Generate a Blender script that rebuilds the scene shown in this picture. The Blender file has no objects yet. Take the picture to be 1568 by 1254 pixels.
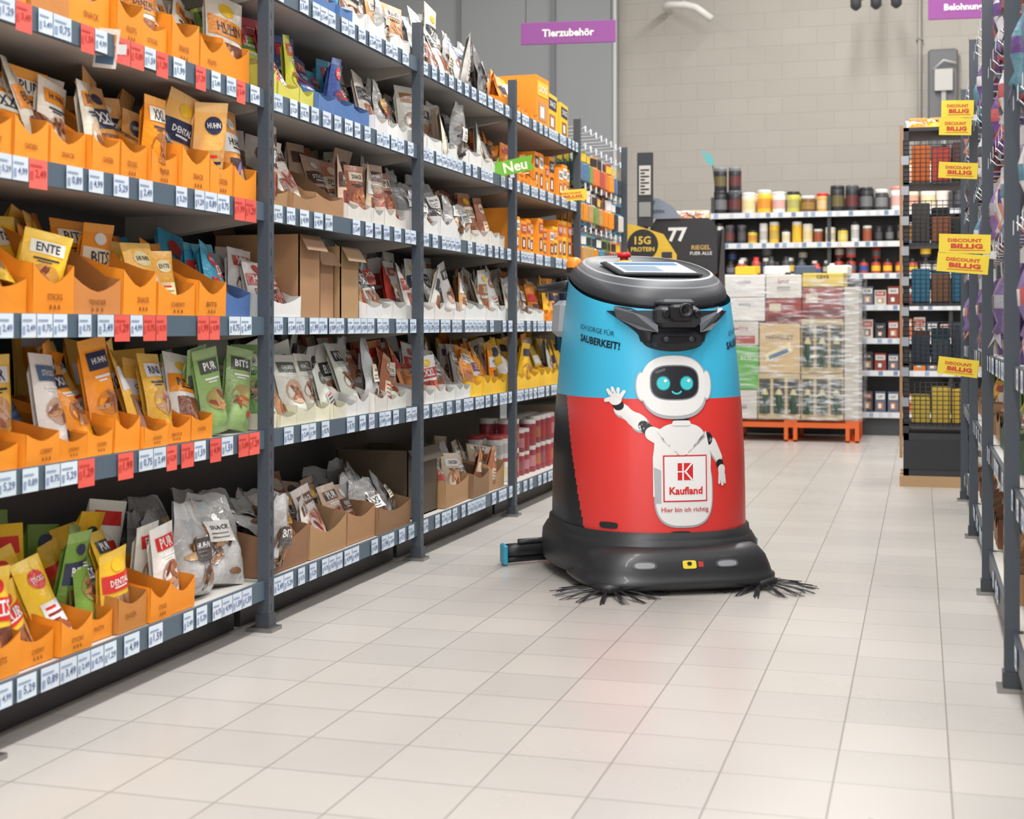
import bpy, math, random
from math import sin, cos, pi, radians, atan, sqrt
from mathutils import Vector, Matrix
R = random.Random(11)
FP = 2178.0; TH = atan(626/2178); CS = cos(TH); SN = sin(TH); HC = 0.9
def ux(u, y):
    t = (u-784)/FP
    return y*(-SN+CS*t)/(CS+SN*t)
def lin(c):
    o = []
    for x in c[:3]:
        x = x/255.0
        o.append(x/12.92 if x <= 0.04045 else ((x+0.055)/1.055)**2.4)
    return tuple(o)
T = Matrix.Translation
def RX(a): return Matrix.Rotation(a, 4, 'X')
def RY(a): return Matrix.Rotation(a, 4, 'Y')
def RZ(a): return Matrix.Rotation(a, 4, 'Z')

# ---------------------------------------------------------------- materials
def mat_attr(name, rough=0.5, metal=0.0, coat=0.0, bump=0.0, bscale=40.0, spec=0.5):
    m = bpy.data.materials.new(name); m.use_nodes = True
    nt = m.node_tree; b = nt.nodes['Principled BSDF']
    a = nt.nodes.new('ShaderNodeAttribute'); a.attribute_name = 'Col'
    nt.links.new(a.outputs['Color'], b.inputs['Base Color'])
    b.inputs['Roughness'].default_value = rough
    b.inputs['Metallic'].default_value = metal
    b.inputs['Coat Weight'].default_value = coat
    b.inputs['Specular IOR Level'].default_value = spec
    if bump > 0:
        tc = nt.nodes.new('ShaderNodeTexCoord')
        n = nt.nodes.new('ShaderNodeTexNoise'); n.inputs['Scale'].default_value = bscale
        n.inputs['Detail'].default_value = 3
        bp = nt.nodes.new('ShaderNodeBump'); bp.inputs['Strength'].default_value = bump
        bp.inputs['Distance'].default_value = 0.01
        nt.links.new(tc.outputs['Object'], n.inputs['Vector'])
        nt.links.new(n.outputs['Fac'], bp.inputs['Height'])
        nt.links.new(bp.outputs['Normal'], b.inputs['Normal'])
    return m
CARD = mat_attr('printed_cardboard', 0.62, bump=0.06, bscale=60)
FILM = mat_attr('packaging_film', 0.26, bump=0.5, bscale=34)
PAINT = mat_attr('painted_steel', 0.45)
GLOSS = mat_attr('satin_wrap', 0.38, coat=0.08)
PLAST = mat_attr('moulded_plastic', 0.42, bump=0.03, bscale=300)
CHROME = mat_attr('bare_metal', 0.3, metal=0.8)
CLEARF = mat_attr('crumpled_clear_film', 0.13, bump=1.0, bscale=30, coat=.6)
def mat_emit(name, col, s):
    m = bpy.data.materials.new(name); m.use_nodes = True
    b = m.node_tree.nodes['Principled BSDF']
    b.inputs['Base Color'].default_value = (*lin(col), 1)
    b.inputs['Emission Color'].default_value = (*lin(col), 1)
    b.inputs['Emission Strength'].default_value = s
    return m
def mat_clear(name, fac=0.2, col=(235, 240, 245)):
    m = bpy.data.materials.new(name); m.use_nodes = True
    nt = m.node_tree; out = nt.nodes['Material Output']; nt.nodes.remove(nt.nodes['Principled BSDF'])
    tr = nt.nodes.new('ShaderNodeBsdfTransparent'); gl = nt.nodes.new('ShaderNodeBsdfPrincipled')
    gl.inputs['Roughness'].default_value = 0.12; gl.inputs['Base Color'].default_value = (*lin(col), 1)
    mx = nt.nodes.new('ShaderNodeMixShader')
    n = nt.nodes.new('ShaderNodeTexNoise'); n.inputs['Scale'].default_value = 9
    tc = nt.nodes.new('ShaderNodeTexCoord'); mp = nt.nodes.new('ShaderNodeMapping')
    mp.inputs['Scale'].default_value = (1, 1, 6)
    cr = nt.nodes.new('ShaderNodeMapRange'); cr.inputs['From Min'].default_value = 0.45; cr.inputs['From Max'].default_value = 0.75
    cr.inputs['To Min'].default_value = fac*0.35; cr.inputs['To Max'].default_value = fac*3.0
    bp = nt.nodes.new('ShaderNodeBump'); bp.inputs['Strength'].default_value = 0.8; bp.inputs['Distance'].default_value = 0.03
    nt.links.new(tc.outputs['Object'], mp.inputs['Vector']); nt.links.new(mp.outputs[0], n.inputs['Vector'])
    nt.links.new(n.outputs['Fac'], cr.inputs['Value']); nt.links.new(cr.outputs[0], mx.inputs[0])
    nt.links.new(n.outputs['Fac'], bp.inputs['Height']); nt.links.new(bp.outputs[0], gl.inputs['Normal'])
    nt.links.new(tr.outputs[0], mx.inputs[1]); nt.links.new(gl.outputs[0], mx.inputs[2])
    nt.links.new(mx.outputs[0], out.inputs['Surface'])
    return m
WRAP = mat_clear('stretch_film', 0.18)

# ---------------------------------------------------------------- mesh builder
MATS = [CARD, FILM, PAINT, GLOSS, PLAST, CHROME, CLEARF]
mC, mF, mP, mG, mL, mM, mK = range(7)
class MB:
    def __init__(s):
        s.v = []; s.f = []; s.c = []; s.m = []; s.s = []
    def add(s, verts, faces, col, mat=0, smooth=False, M=None):
        o = len(s.v)
        if M is not None:
            s.v += [tuple(M @ Vector(p)) for p in verts]
        else:
            s.v += [tuple(p) for p in verts]
        s.f += [tuple(i+o for i in f) for f in faces]
        n = len(faces)
        if isinstance(col, list): s.c += [lin(c) for c in col]
        else:
            l = lin(col); s.c += [l]*n
        s.m += [mat]*n; s.s += [smooth]*n
    def box(s, M, x0, x1, y0, y1, z0, z1, col, mat=0, top=None, front=None):
        vs = [(x0,y0,z0),(x1,y0,z0),(x1,y1,z0),(x0,y1,z0),(x0,y0,z1),(x1,y0,z1),(x1,y1,z1),(x0,y1,z1)]
        fs = [(0,3,2,1),(4,5,6,7),(0,1,5,4),(2,3,7,6),(1,2,6,5),(3,0,4,7)]
        cols = [col, top or col, front or col, col, col, col]
        s.add(vs, fs, cols, mat, False, M)
    def bbox(s, M, x0, x1, y0, y1, z0, z1, b, col, mat=0):
        vs = []; 
        for (z, i) in ((z0, b), (z0+b, 0), (z1-b, 0), (z1, b)):
            a0, a1, b0, b1 = x0+i, x1-i, y0+i, y1-i; k = b*0.7 if i == 0 else b*0.5
            vs += [(a0+k,b0,z),(a1-k,b0,z),(a1,b0+k,z),(a1,b1-k,z),(a1-k,b1,z),(a0+k,b1,z),(a0,b1-k,z),(a0,b0+k,z)]
        fs = [tuple(range(7,-1,-1)), tuple(range(24, 32))]
        for r in range(3):
            for i in range(8):
                j = (i+1) % 8
                fs.append((r*8+i, r*8+j, r*8+8+j, r*8+8+i))
        s.add(vs, fs, col, mat, False, M)
    def lathe(s, M, prof, col, mat=0, n=16, smooth=True, cap=True):
        vs = []; fs = []; cols = []
        for p in prof:
            for i in range(n):
                a = 2*pi*i/n; vs.append((p[0]*cos(a), p[0]*sin(a), p[1]))
        for k in range(len(prof)-1):
            c = prof[k][2] if len(prof[k]) > 2 else col
            for i in range(n):
                j = (i+1) % n
                fs.append((k*n+i, k*n+j, (k+1)*n+j, (k+1)*n+i)); cols.append(c)
        s.add(vs, fs, cols, mat, smooth, M)
        if cap:
            c = prof[-1][2] if len(prof[-1]) > 2 else col
            s.add(vs[-n:], [tuple(range(n))], c, mat, False, M)
            s.add(vs[:n], [tuple(range(n-1, -1, -1))], c, mat, False, M)
    def tube(s, pts, r, col, mat=0, n=8, M=None, rs=None):
        pts = [Vector(p) for p in pts]; vs = []; fs = []
        for k, p in enumerate(pts):
            d = (pts[min(k+1, len(pts)-1)]-pts[max(k-1, 0)]).normalized()
            up = Vector((0,0,1)) if abs(d.z) < 0.9 else Vector((1,0,0))
            a = d.cross(up).normalized(); b = d.cross(a).normalized()
            rr = rs[k] if rs else r
            for i in range(n):
                t = 2*pi*i/n; vs.append(tuple(p+a*rr*cos(t)+b*rr*sin(t)))
        for k in range(len(pts)-1):
            for i in range(n):
                j = (i+1) % n
                fs.append((k*n+i, k*n+j, (k+1)*n+j, (k+1)*n+i))
        fs.append(tuple(range(n-1, -1, -1))); fs.append(tuple(range((len(pts)-1)*n, len(pts)*n)))
        s.add(vs, fs, col, mat, n > 4, M)
    def build(s, name, parent=None, mats=None, M=None):
        me = bpy.data.meshes.new(name); me.from_pydata(s.v, [], s.f)
        for m in (mats or MATS): me.materials.append(m)
        me.polygons.foreach_set('material_index', s.m)
        me.polygons.foreach_set('use_smooth', s.s)
        at = me.color_attributes.new('Col', 'FLOAT_COLOR', 'CORNER')
        buf = []
        for f, c in zip(s.f, s.c): buf += [c[0], c[1], c[2], 1.0]*len(f)
        at.data.foreach_set('color', buf)
        me.update()
        ob = bpy.data.objects.new(name, me); bpy.context.scene.collection.objects.link(ob)
        if parent: ob.parent = parent
        elif M is not None: ob.matrix_world = M
        return ob
def empty(name, M=None):
    e = bpy.data.objects.new(name, None); bpy.context.scene.collection.objects.link(e)
    e.empty_display_size = 0.2
    if M is not None: e.matrix_world = M
    return e

# ---------------------------------------------------------------- text glyphs
_tc = {}
def tmesh(txt, off=0.0, res=2):
    k = (txt, off, res)
    if k in _tc: return _tc[k]
    cu = bpy.data.curves.new('t', 'FONT'); cu.body = txt; cu.size = 1; cu.offset = off; cu.resolution_u = res
    ob = bpy.data.objects.new('t', cu); bpy.context.scene.collection.objects.link(ob)
    bpy.context.view_layer.update()
    me = bpy.data.meshes.new_from_object(ob.evaluated_get(bpy.context.evaluated_depsgraph_get()))
    vs = [(v.co.x, v.co.y) for v in me.vertices]; fs = [tuple(p.vertices) for p in me.polygons]
    bpy.data.objects.remove(ob); bpy.data.curves.remove(cu); bpy.data.meshes.remove(me)
    x0 = min(v[0] for v in vs); x1 = max(v[0] for v in vs); y0 = min(v[1] for v in vs); y1 = max(v[1] for v in vs)
    cx, cy = (x0+x1)/2, (y0+y1)/2
    vs = [(a-cx, b-cy) for a, b in vs]
    _tc[k] = (vs, fs, x1-x0, y1-y0); return _tc[k]
def text(mb, M, txt, w, col, mat=0, off=0.02, h=None):
    vs, fs, tw, th = tmesh(txt, off); sx = w/tw; sy = (h/th) if h else sx
    mb.add([(a*sx, 0, b*sy) for a, b in vs], fs, col, mat, False, M)

# ---------------------------------------------------------------- colours
ORG = (245,150,34); ORG2 = (232,132,30); YEL = (247,198,52); BRN = (172,132,94); BRN2 = (146,108,76)
WHT = (233,233,230); NAVY = (46,52,80); SLATE = (68,76,85); STRIP = (82,99,113); RED = (218,52,48)
MEAT = [(150,88,60),(176,112,74),(124,70,50),(196,146,104)]
GRN = (112,160,78); TEAL = (70,156,174); DARK = (44,44,48)
def jit(c, a=12):
    d = R.uniform(-a, a); return tuple(max(0, min(255, x+d+R.uniform(-a*.3, a*.3))) for x in c)
def mixc(a, b, t): return tuple(x*(1-t)+y*t for x, y in zip(a, b))

PW = ['SNACK','CHICKEN','DENTAL','RIND','HUHN','XXL','PUR','BITS','ENTE','STICKS']
def pouch(mb, M, w, h, t, st, detail=1):
    base, head, txt, photo, foot = st
    base = jit(base, 8)
    ph = R.uniform(0, 6); kw = R.uniform(3, 6); amp = R.uniform(.0012, .0035); sk = R.uniform(-.012, .012)
    def f(u, v, off=0.0):
        v = min(1.0, max(0.0, v)); u = min(1.0, max(0.0, u))
        p = (1-v**1.9)*min(1, (v+0.03)/0.14); e = abs(2*u-1)
        b = -t*0.75*p*(1-e**2.6) - amp*sin(kw*u*2+ph+v*6)*p - off
        return ((u-0.5)*w*(1-0.06*sin(pi*v))+sk*v, b, h*v)
    nx, nz = (8, 10) if detail else (6, 7)
    vs = [f(i/nx, j/nz) for j in range(nz+1) for i in range(nx+1)]
    fs = []; cols = []
    for j in range(nz):
        v = (j+.5)/nz
        c = foot if v < .15 else (mixc(base, (255,255,255), .18) if v > .93 else base)
        for i in range(nx):
            fs.append((j*(nx+1)+i, j*(nx+1)+i+1, (j+1)*(nx+1)+i+1, (j+1)*(nx+1)+i)); cols.append(c)
    mb.add(vs, fs, cols, mF, True, M)
    bd = [i for i in range(nx+1)] + [(j)*(nx+1)+nx for j in range(1, nz+1)] + [nz*(nx+1)+i for i in range(nx-1, -1, -1)] + [j*(nx+1) for j in range(nz-1, 0, -1)]
    bv = [(vs[i][0], max(0.001, t*.25*(1 if 0 < vs[i][2] < h*.9 else 0)), vs[i][2]) for i in bd]
    mb.add(bv, [tuple(range(len(bv)-1, -1, -1))], base, mF, False, M)
    def rect(u0, u1, v0, v1, col, L, slope=0.0):
        a = max(1, int((u1-u0)*nx+.5)); b = max(1, int((v1-v0)*nz+.5))
        q = [f(u0+(u1-u0)*i/a, v0+(v1-v0)*j/b+slope*(i/a-.5), .0012+.0007*L) for j in range(b+1) for i in range(a+1)]
        mb.add(q, [(j*(a+1)+i, j*(a+1)+i+1, (j+1)*(a+1)+i+1, (j+1)*(a+1)+i) for j in range(b) for i in range(a)], col, mF, True, M)
    def el(cu, cv, ru, rv, rot, col, L, n=10):
        q = [f(cu, cv, .0012+.0007*L)]
        for i in range(n):
            a = 2*pi*i/n; x = ru*cos(a); y = rv*sin(a)
            q.append(f(cu+x*cos(rot)-y*sin(rot), cv+(x*sin(rot)+y*cos(rot))*w/h, .0012+.0007*L))
        mb.add(q, [(0, 1+i, 1+(i+1) % n) for i in range(n)], col, mF, True, M)
    def tx(word, cu, cv, wu, col, L):
        tv, tf, tw, th = tmesh(word, .021, 1); k = wu/tw; kh = min(k, .15*h/w/th)
        mb.add([f(cu+a*k, cv+b*kh*w/h*1.1, .0012+.0007*L) for a, b in tv], tf, col, mF, False, M)
    lay = R.random(); pc = R.choice(photo)
    if lay < .5:
        rect(.13, .87, .72, .88, head, 1)
        el(.5, .42, .36, .3, 0, mixc(pc, base, .45), 1, 14)
        for k in range(5 if detail else 2):
            el(.5+R.uniform(-.18,.18), .42+R.uniform(-.1,.1), R.uniform(.14,.24), R.uniform(.04,.07), R.uniform(-1.2,1.2), jit(R.choice(photo), 12), 2+k*.3, 8)
        if detail:
            tx(R.choice(PW), .5, .8, .5, txt, 2); rect(.22,.78,.645,.668,txt,1); rect(.3,.62,.615,.63,txt,1)
            if R.random() < .6: el(.8, .2, .11, .11, 0, R.choice([RED, WHT, head, (90,150,80)]), 4)
    elif lay < .8:
        rect(.03, .97, .5, .72, head, 1, R.uniform(-.04, .04)); rect(.16, .84, .1, .44, mixc(pc, DARK, .15), 1)
        for k in range(6 if detail else 2):
            el(.5+R.uniform(-.2,.2), .27+R.uniform(-.1,.1), R.uniform(.12,.2), R.uniform(.04,.06), R.uniform(1,2), jit(R.choice(photo), 14), 2+k*.3, 8)
        if detail:
            tx(R.choice(PW), .5, .62, .6, txt, 2); el(.5, .83, .2, .13, 0, R.choice([WHT, head, YEL]), 1, 12); rect(.3,.7,.545,.565,txt,2)
    else:
        el(.5, .76, .28, .2, 0, head, 1, 14); rect(.2, .8, .1, .5, R.choice([WHT, mixc(base, DARK, .2), head]), 1)
        if detail:
            tx(R.choice(PW), .5, .76, .42, txt, 2)
            for k in range(4): rect(.27, R.uniform(.5,.74), .42-.07*k, .45-.07*k, mixc(head, DARK, .4) if k else RED, 2)
            for k in range(3): el(.62+R.uniform(-.1,.1), .2+R.uniform(-.05,.05), .15, .05, R.uniform(-1,1), jit(pc, 12), 3+k*.3, 8)

def bagc(mb, M, w, h, t, dark=False):
    """crumpled transparent bag: pale film, visible chews inside, paper label"""
    cont = [(132,92,64),(158,114,80),(104,74,56),(178,140,104)] if not dark else [(74,68,66),(96,84,76),(60,56,56),(124,112,104)]
    q1, q2, q3 = R.uniform(0, 6), R.uniform(0, 6), R.uniform(0, 6); nx, nz = 10, 11
    def f(u, v, off=0.0):
        v = min(1.0, max(0.0, v))
        p = (1-v**2.4)*min(1, (v+0.05)/0.16); g = 1-.3*max(0, v-.7)/.3; e = min(1, abs(2*u-1))
        wv = (.005*sin(u*12+q1+v*6)+.004*sin(v*15+q2+u*5)+.003*sin(u*21-v*11+q3))*p
        return ((u-.5)*w*g+.004*sin(v*9+q2), -t*.8*p*(1-e**2.4)-wv-off, h*v+.005*sin(u*8+q1)*v)
    vs = [f(i/nx, j/nz) for j in range(nz+1) for i in range(nx+1)]; fs = []; cols = []
    b0, b1 = ((168,166,163),(200,200,200)) if not dark else ((112,111,110),(164,165,167))
    for j in range(nz):
        for i in range(nx):
            k = .5+.5*sin(i*.9+q1)*sin(j*.7+q2)  # film highlights painted into the colour as soft paler waves
            fs.append((j*(nx+1)+i, j*(nx+1)+i+1, (j+1)*(nx+1)+i+1, (j+1)*(nx+1)+i)); cols.append(mixc(b0, b1, k if j < nz-2 else 1))
    mb.add(vs, fs, cols, mK, True, M)
    bk = [(a, .006, c) for a, b, c in (vs[0], vs[nx], vs[(nx+1)*(nz//2)+nx], vs[-1], vs[-1-nx], vs[(nx+1)*(nz//2)])]
    mb.add(bk, [(5,4,3,2,1,0)], b0, mK, False, M)
    for k in range(11):
        cu, cv = R.uniform(.2,.8), R.uniform(.1,.6); ru, rv, rot = R.uniform(.12,.24), R.uniform(.04,.075), R.gauss(1.2,.6)
        q = [f(cu, cv, .0014+.0005*k)]
        for i in range(9):
            a = 2*pi*i/9; x = ru*cos(a); y = rv*sin(a)
            q.append(f(min(.96, max(.04, cu+x*cos(rot)-y*sin(rot))), max(.03, cv+(x*sin(rot)+y*cos(rot))*w/h), .0014+.0005*k))
        mb.add(q, [(0, 1+i, 1+(i+1) % 9) for i in range(9)], jit(R.choice(cont), 10), mK, True, M)
    z0 = R.uniform(.34,.5); z1 = z0+.24; u0, u1 = .27, .73
    lc = R.choice([(232,230,224),(226,216,196),(84,80,80),(206,84,70),(216,168,90),(232,230,226)])
    q = [f(u0+(u1-u0)*i/4, z0+(z1-z0)*j/3, .009) for j in range(4) for i in range(5)]
    mb.add(q, [(j*5+i, j*5+i+1, (j+1)*5+i+1, (j+1)*5+i) for j in range(3) for i in range(4)], lc, mF, True, M)
    tv, tf, tw, th = tmesh(R.choice(PW), .021, 1); k = .34/tw
    mb.add([f(.5+a*k, z0+.16+b*k*w/h, .0105) for a, b in tv], tf, DARK if sum(lc) > 500 else WHT, mF, False, M)
    for r in range(2):
        q = [f(.32+.3*i/2, z0+.04+.045*r+.014*j, .0105) for j in range(2) for i in range(3)]
        mb.add(q, [(0,1,4,3),(1,2,5,4)], (120,112,106), mF, False, M)

def tray(mb, M, w, d, hf, hb, col, txt=None, tcol=(150,84,22), style=0):
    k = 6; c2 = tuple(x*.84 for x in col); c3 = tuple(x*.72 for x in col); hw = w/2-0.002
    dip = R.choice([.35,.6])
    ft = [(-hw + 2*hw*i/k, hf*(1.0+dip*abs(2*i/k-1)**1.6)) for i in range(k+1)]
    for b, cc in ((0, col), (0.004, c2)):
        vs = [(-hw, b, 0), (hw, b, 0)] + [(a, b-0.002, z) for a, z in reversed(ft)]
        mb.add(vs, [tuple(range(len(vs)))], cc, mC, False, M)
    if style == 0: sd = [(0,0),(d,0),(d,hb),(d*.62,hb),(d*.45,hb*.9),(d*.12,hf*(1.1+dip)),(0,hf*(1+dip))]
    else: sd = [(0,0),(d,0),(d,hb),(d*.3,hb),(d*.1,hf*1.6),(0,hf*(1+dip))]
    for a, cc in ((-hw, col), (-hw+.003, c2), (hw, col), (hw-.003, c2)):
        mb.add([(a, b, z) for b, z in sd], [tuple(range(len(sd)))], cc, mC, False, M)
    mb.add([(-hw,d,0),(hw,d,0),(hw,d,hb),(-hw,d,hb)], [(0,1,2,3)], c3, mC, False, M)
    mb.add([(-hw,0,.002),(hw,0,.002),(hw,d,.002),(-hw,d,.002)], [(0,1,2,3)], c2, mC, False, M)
    if txt:
        ox = R.uniform(-.1,.1)*w
        text(mb, M @ T((ox,-.003,hf*.58)), txt, w*.36, tcol, mC, 0.012, h=hf*.2)
        if R.random() < .6:
            for q in range(3): mb.add([(ox-w*.13+q*w*.1,-.0028,hf*.2),(ox-w*.13+q*w*.1+w*.055,-.0028,hf*.2),(ox-w*.13+q*w*.1+w*.04,-.0028,hf*.34),(ox-w*.13+q*w*.1+w*.01,-.0028,hf*.34)], [(0,1,2,3)], tcol, mC, False, M)

def carton(mb, M, w, d, h, base, band, txt='PET'):
    mb.box(M, -w/2, w/2, 0, d, 0, h, base, mC, top=tuple(min(255, x*1.05) for x in base))
    f = -.0015
    def q(a0, a1, z0, z1, c, ff=f): mb.add([(a0,ff,z0),(a1,ff,z0),(a1,ff,z1),(a0,ff,z1)], [(0,1,2,3)], c, mC, False, M)
    q(-w*.42, w*.42, h*.62, h*.9, band); q(-w*.3, w*.3, h*.15, h*.5, R.choice(MEAT), f); q(-w*.2, w*.1, h*.2, h*.42, WHT, f*1.6)
    text(mb, M @ T((0,-.003,h*.76)), txt, w*.6, WHT if sum(band) < 500 else DARK, mC, 0.02, h=h*.14)

def can(mb, M, r, h, body, lid, lab=None):
    lab = lab or mixc(body, R.choice([(128,128,128),(200,60,50),(220,190,80),(240,240,240)]), .35)
    mb.lathe(M, [(r*.96,0,body),(r,h*.03,body),(r,h*.2,lab),(r,h*.62,body),(r,h*.84,lid),(r*.95,h*.86,lid),(r*.98,h*.87,lid),(r*.98,h*.985,lid),(r*.9,h,lid)], body, mG, 14)
def bottle(mb, M, r, h, body, lid):
    mb.lathe(M, [(r*.9,0,body),(r,h*.04,body),(r,h*.2,R.choice([WHT,(200,196,186),(120,120,126),(60,90,160),YEL])),(r,h*.55,body),(r,h*.72,body),(r*.6,h*.8,lid),(r*.6,h,lid)], body, mG, 10)

def S(base, head, txt=WHT, photo=None, foot=None):
    return (base, head, txt, photo or MEAT, foot or base)
ST_ORG = [S((248,184,104),NAVY,foot=ORG), S(ORG,(240,234,220),NAVY,foot=YEL), S((240,230,214),ORG,NAVY,foot=ORG), S(ORG,NAVY,WHT,[(208,170,126),(150,94,60)],ORG), S(YEL,NAVY), S((240,158,74),WHT,(60,44,36),[(120,110,140),(90,64,64),(190,150,120)]), S((244,150,50),RED,WHT)]
ST_WO = [S((240,236,228),ORG,(60,54,54)), S((246,192,76),(235,235,240),NAVY,[(170,114,94),(214,170,150)]), S(ORG,NAVY), S((238,232,224),(80,112,150),WHT,foot=ORG), S(YEL,NAVY,WHT,[(120,76,64),(180,120,94)]), S(ORG,(240,220,180),NAVY)]
ST_CHK = [S(ORG,(246,236,212),(80,64,54)), S((246,184,72),(236,222,170),(70,60,60),[(214,186,124),(186,150,94)]), S(ORG,NAVY), S(YEL,(240,236,220),NAVY)]
ST_MIX = [S(YEL,NAVY), S((238,234,228),(40,66,56),WHT,foot=(96,150,76)), S(ORG,NAVY), S((240,236,226),RED,WHT), S((122,158,70),NAVY,foot=YEL), S(YEL,(60,60,60)), S((242,200,116),(214,116,50),WHT), S(YEL,RED,WHT)]
ST_GRN = [S((120,166,88),(222,224,214),(50,70,50),[(90,64,50),(64,90,56),(154,110,84)]), S((150,180,114),(76,84,76),WHT), S((226,226,216),(92,102,92),WHT), S((150,114,88),WHT,(50,60,50))]
ST_GRY = [S((188,184,176),(92,94,98),WHT), S((134,128,122),(190,190,190),DARK), S((222,219,211),(64,64,70),WHT), S((168,142,118),(216,212,206),DARK), S((150,160,114),WHT,DARK)]
ST_WHT = [S((232,230,226),(200,70,66),WHT), S((224,225,225),(76,112,156),WHT,[(170,96,76),(196,132,104)]), S((228,218,202),(64,64,68),WHT), S((216,210,202),(184,70,66),WHT,[(156,84,66),(94,56,46)]), S((228,225,218),(176,122,80),WHT), S((210,166,118),WHT,(90,50,40))]
ST_RED = [S((234,229,221),(196,60,58),WHT,[(170,94,76),(196,72,62)]), S((210,76,66),WHT,RED), S((229,225,218),(64,64,72),WHT), S((220,142,90),RED,WHT)]
ST_MEAT = [S((202,172,148),(92,64,56),WHT,[(150,68,58),(186,104,86),(112,58,50)]), S((226,219,209),(110,72,56),WHT,[(150,68,58),(186,114,94)]), S((208,189,165),WHT,(90,46,44)), S((174,108,80),(226,206,180),DARK)]
ST_CLR = [S((176,180,182),(226,228,230))]
ST_DKC = [S((76,80,82),(226,228,230))]
ST_BLUE = [S((62,150,194),WHT,NAVY), S((78,96,158),(220,70,66),WHT), S((70,166,202),(212,62,66),WHT)]
ST_LIME = [S((176,192,74),(92,130,60),WHT), S((208,208,74),(76,120,60),WHT), S((124,168,80),WHT,(60,90,40)), S((220,70,84),WHT,RED), S((214,210,80),(220,96,50),WHT)]
ST_YW = [S(YEL,NAVY), S((244,202,90),(222,70,50),WHT), S((233,229,220),(120,70,112),WHT), S((246,210,98),WHT,(60,60,60)), S(ORG,WHT,NAVY)]
ST_DRK = [S((62,62,64),(130,130,130),WHT), S((82,75,66),(180,170,150),DARK), S((48,50,54),(176,140,80),WHT)]

WORDS = ['CHEWY','TENDER','STICKS','BITS','SNACK','CHICKEN','FILETS']
def item(mb, M, w, h, t, st, sts, detail):
    if sts is ST_CLR or sts is ST_DKC: bagc(mb, M, w*1.15, h, t*1.3, sts is ST_DKC or R.random() < .3)
    elif (sts is ST_MEAT or sts is ST_GRY or sts is ST_WHT) and R.random() < .2: bagc(mb, M, w, h, t)
    else: pouch(mb, M, w, h, t, st, detail)
def bay_fill(mb, M0, L, z, kind, L0=0.0, tw=.15, far=False):
    tc, sts, hf, hb, ph, rows, sty = kind
    n = max(1, int(round(L/tw))); ws = [R.uniform(.82, 1.2) for _ in range(n)]; sw = sum(ws); ws = [q*L/sw for q in ws]
    st = R.choice(sts); a = L0
    for i in range(n):
        w = ws[i]; ac = a+w/2; a += w
        if R.random() < .7: st = R.choice(sts)
        M = M0 @ T((ac, R.uniform(0, .022), z))
        lvl = R.choice([1,1,1,.85])
        if tc:
            c = jit(tc, 6)
            if tc == BRN and R.random() < .25: c = jit(BRN2, 6)
            if tc == ORG and R.random() < .08: c = jit((206,134,66), 6)
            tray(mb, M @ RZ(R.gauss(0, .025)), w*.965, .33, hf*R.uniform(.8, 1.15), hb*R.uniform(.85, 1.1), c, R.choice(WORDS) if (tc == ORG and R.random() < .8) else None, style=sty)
        nr = rows+1
        for r in range(nr):
            b = .045+r*.31/nr+R.uniform(-.012, .012)
            k = 2 if (w > .15 and R.random() < .5) else 1
            if w > .25: k = 2
            if r == 0 and R.random() < .15: continue
            for q in range(k):
                hh = ph*lvl*R.uniform(.84, 1.12); ww = min(w*.9, hh*R.uniform(.58,.74))/(1 if k == 1 else 1.2)
                if w > .25: ww = w*.47
                aa = R.uniform(-.014, .014) + (0 if k == 1 else (q-.5)*w*.44)
                lean = R.uniform(.02, .4) if R.random() < .88 else R.uniform(-.25, 0)
                Mp = M @ T((aa, b+.012*q, .006+.012*r*(1 if tc else 0))) @ RZ(R.gauss(0, .24)) @ RX(-lean) @ RY(R.gauss(0, .12))
                item(mb, Mp, ww, hh, .045, st if R.random() < .85 else R.choice(sts), sts, 0 if (r > 1 or far) else 1)
        if tc and R.random() < .28:
            Mp = M @ T((R.uniform(-.02,.02), .06, hf*1.1)) @ RZ(R.uniform(-.8,.8)) @ RX(-R.uniform(.7,1.2)) @ RY(R.gauss(0,.3))
            item(mb, Mp, min(w*.8,.13), ph*.75, .045, st, sts, 1)
def bay_cartons(mb, M0, L, z, cols, w=.1, h=.18, L0=0.0, d=.2):
    n = int(L/w); w = L/n
    for i in range(n):
        base, band = R.choice(cols)
        if R.random() < .06: continue
        carton(mb, M0 @ T((L0+(i+.5)*w, R.uniform(0,.03), z)) @ RZ(R.uniform(-.06,.06)), w*R.uniform(.8,.94), d, h*R.uniform(.75,1.12), base, band, R.choice(['CAT','DOG','SNACK','PUR']))
def bay_cans(mb, M0, L, z, pal, r=.04, h=.11, L0=0.0, rows=2, stack=.3, fn=can, gap=1.08, size=.15):
    a = r
    while a < L-r*.8:
        b1, l1 = R.choice(pal); hh = h*R.uniform(1-size, 1+size)
        rr = r*R.uniform(.8,1.0)
        for q in range(R.choice([1,1,2])):
            if a >= L-r*.8: break
            for k in range(rows):
                M = M0 @ T((L0+a, .05+r+k*r*2.1, z))
                fn(mb, M, rr, hh, b1, l1)
                if R.random() < stack: fn(mb, M @ T((0,0,hh)), rr, hh, b1, l1)
            a += r*2*gap*R.uniform(.95,1.12)
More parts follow.
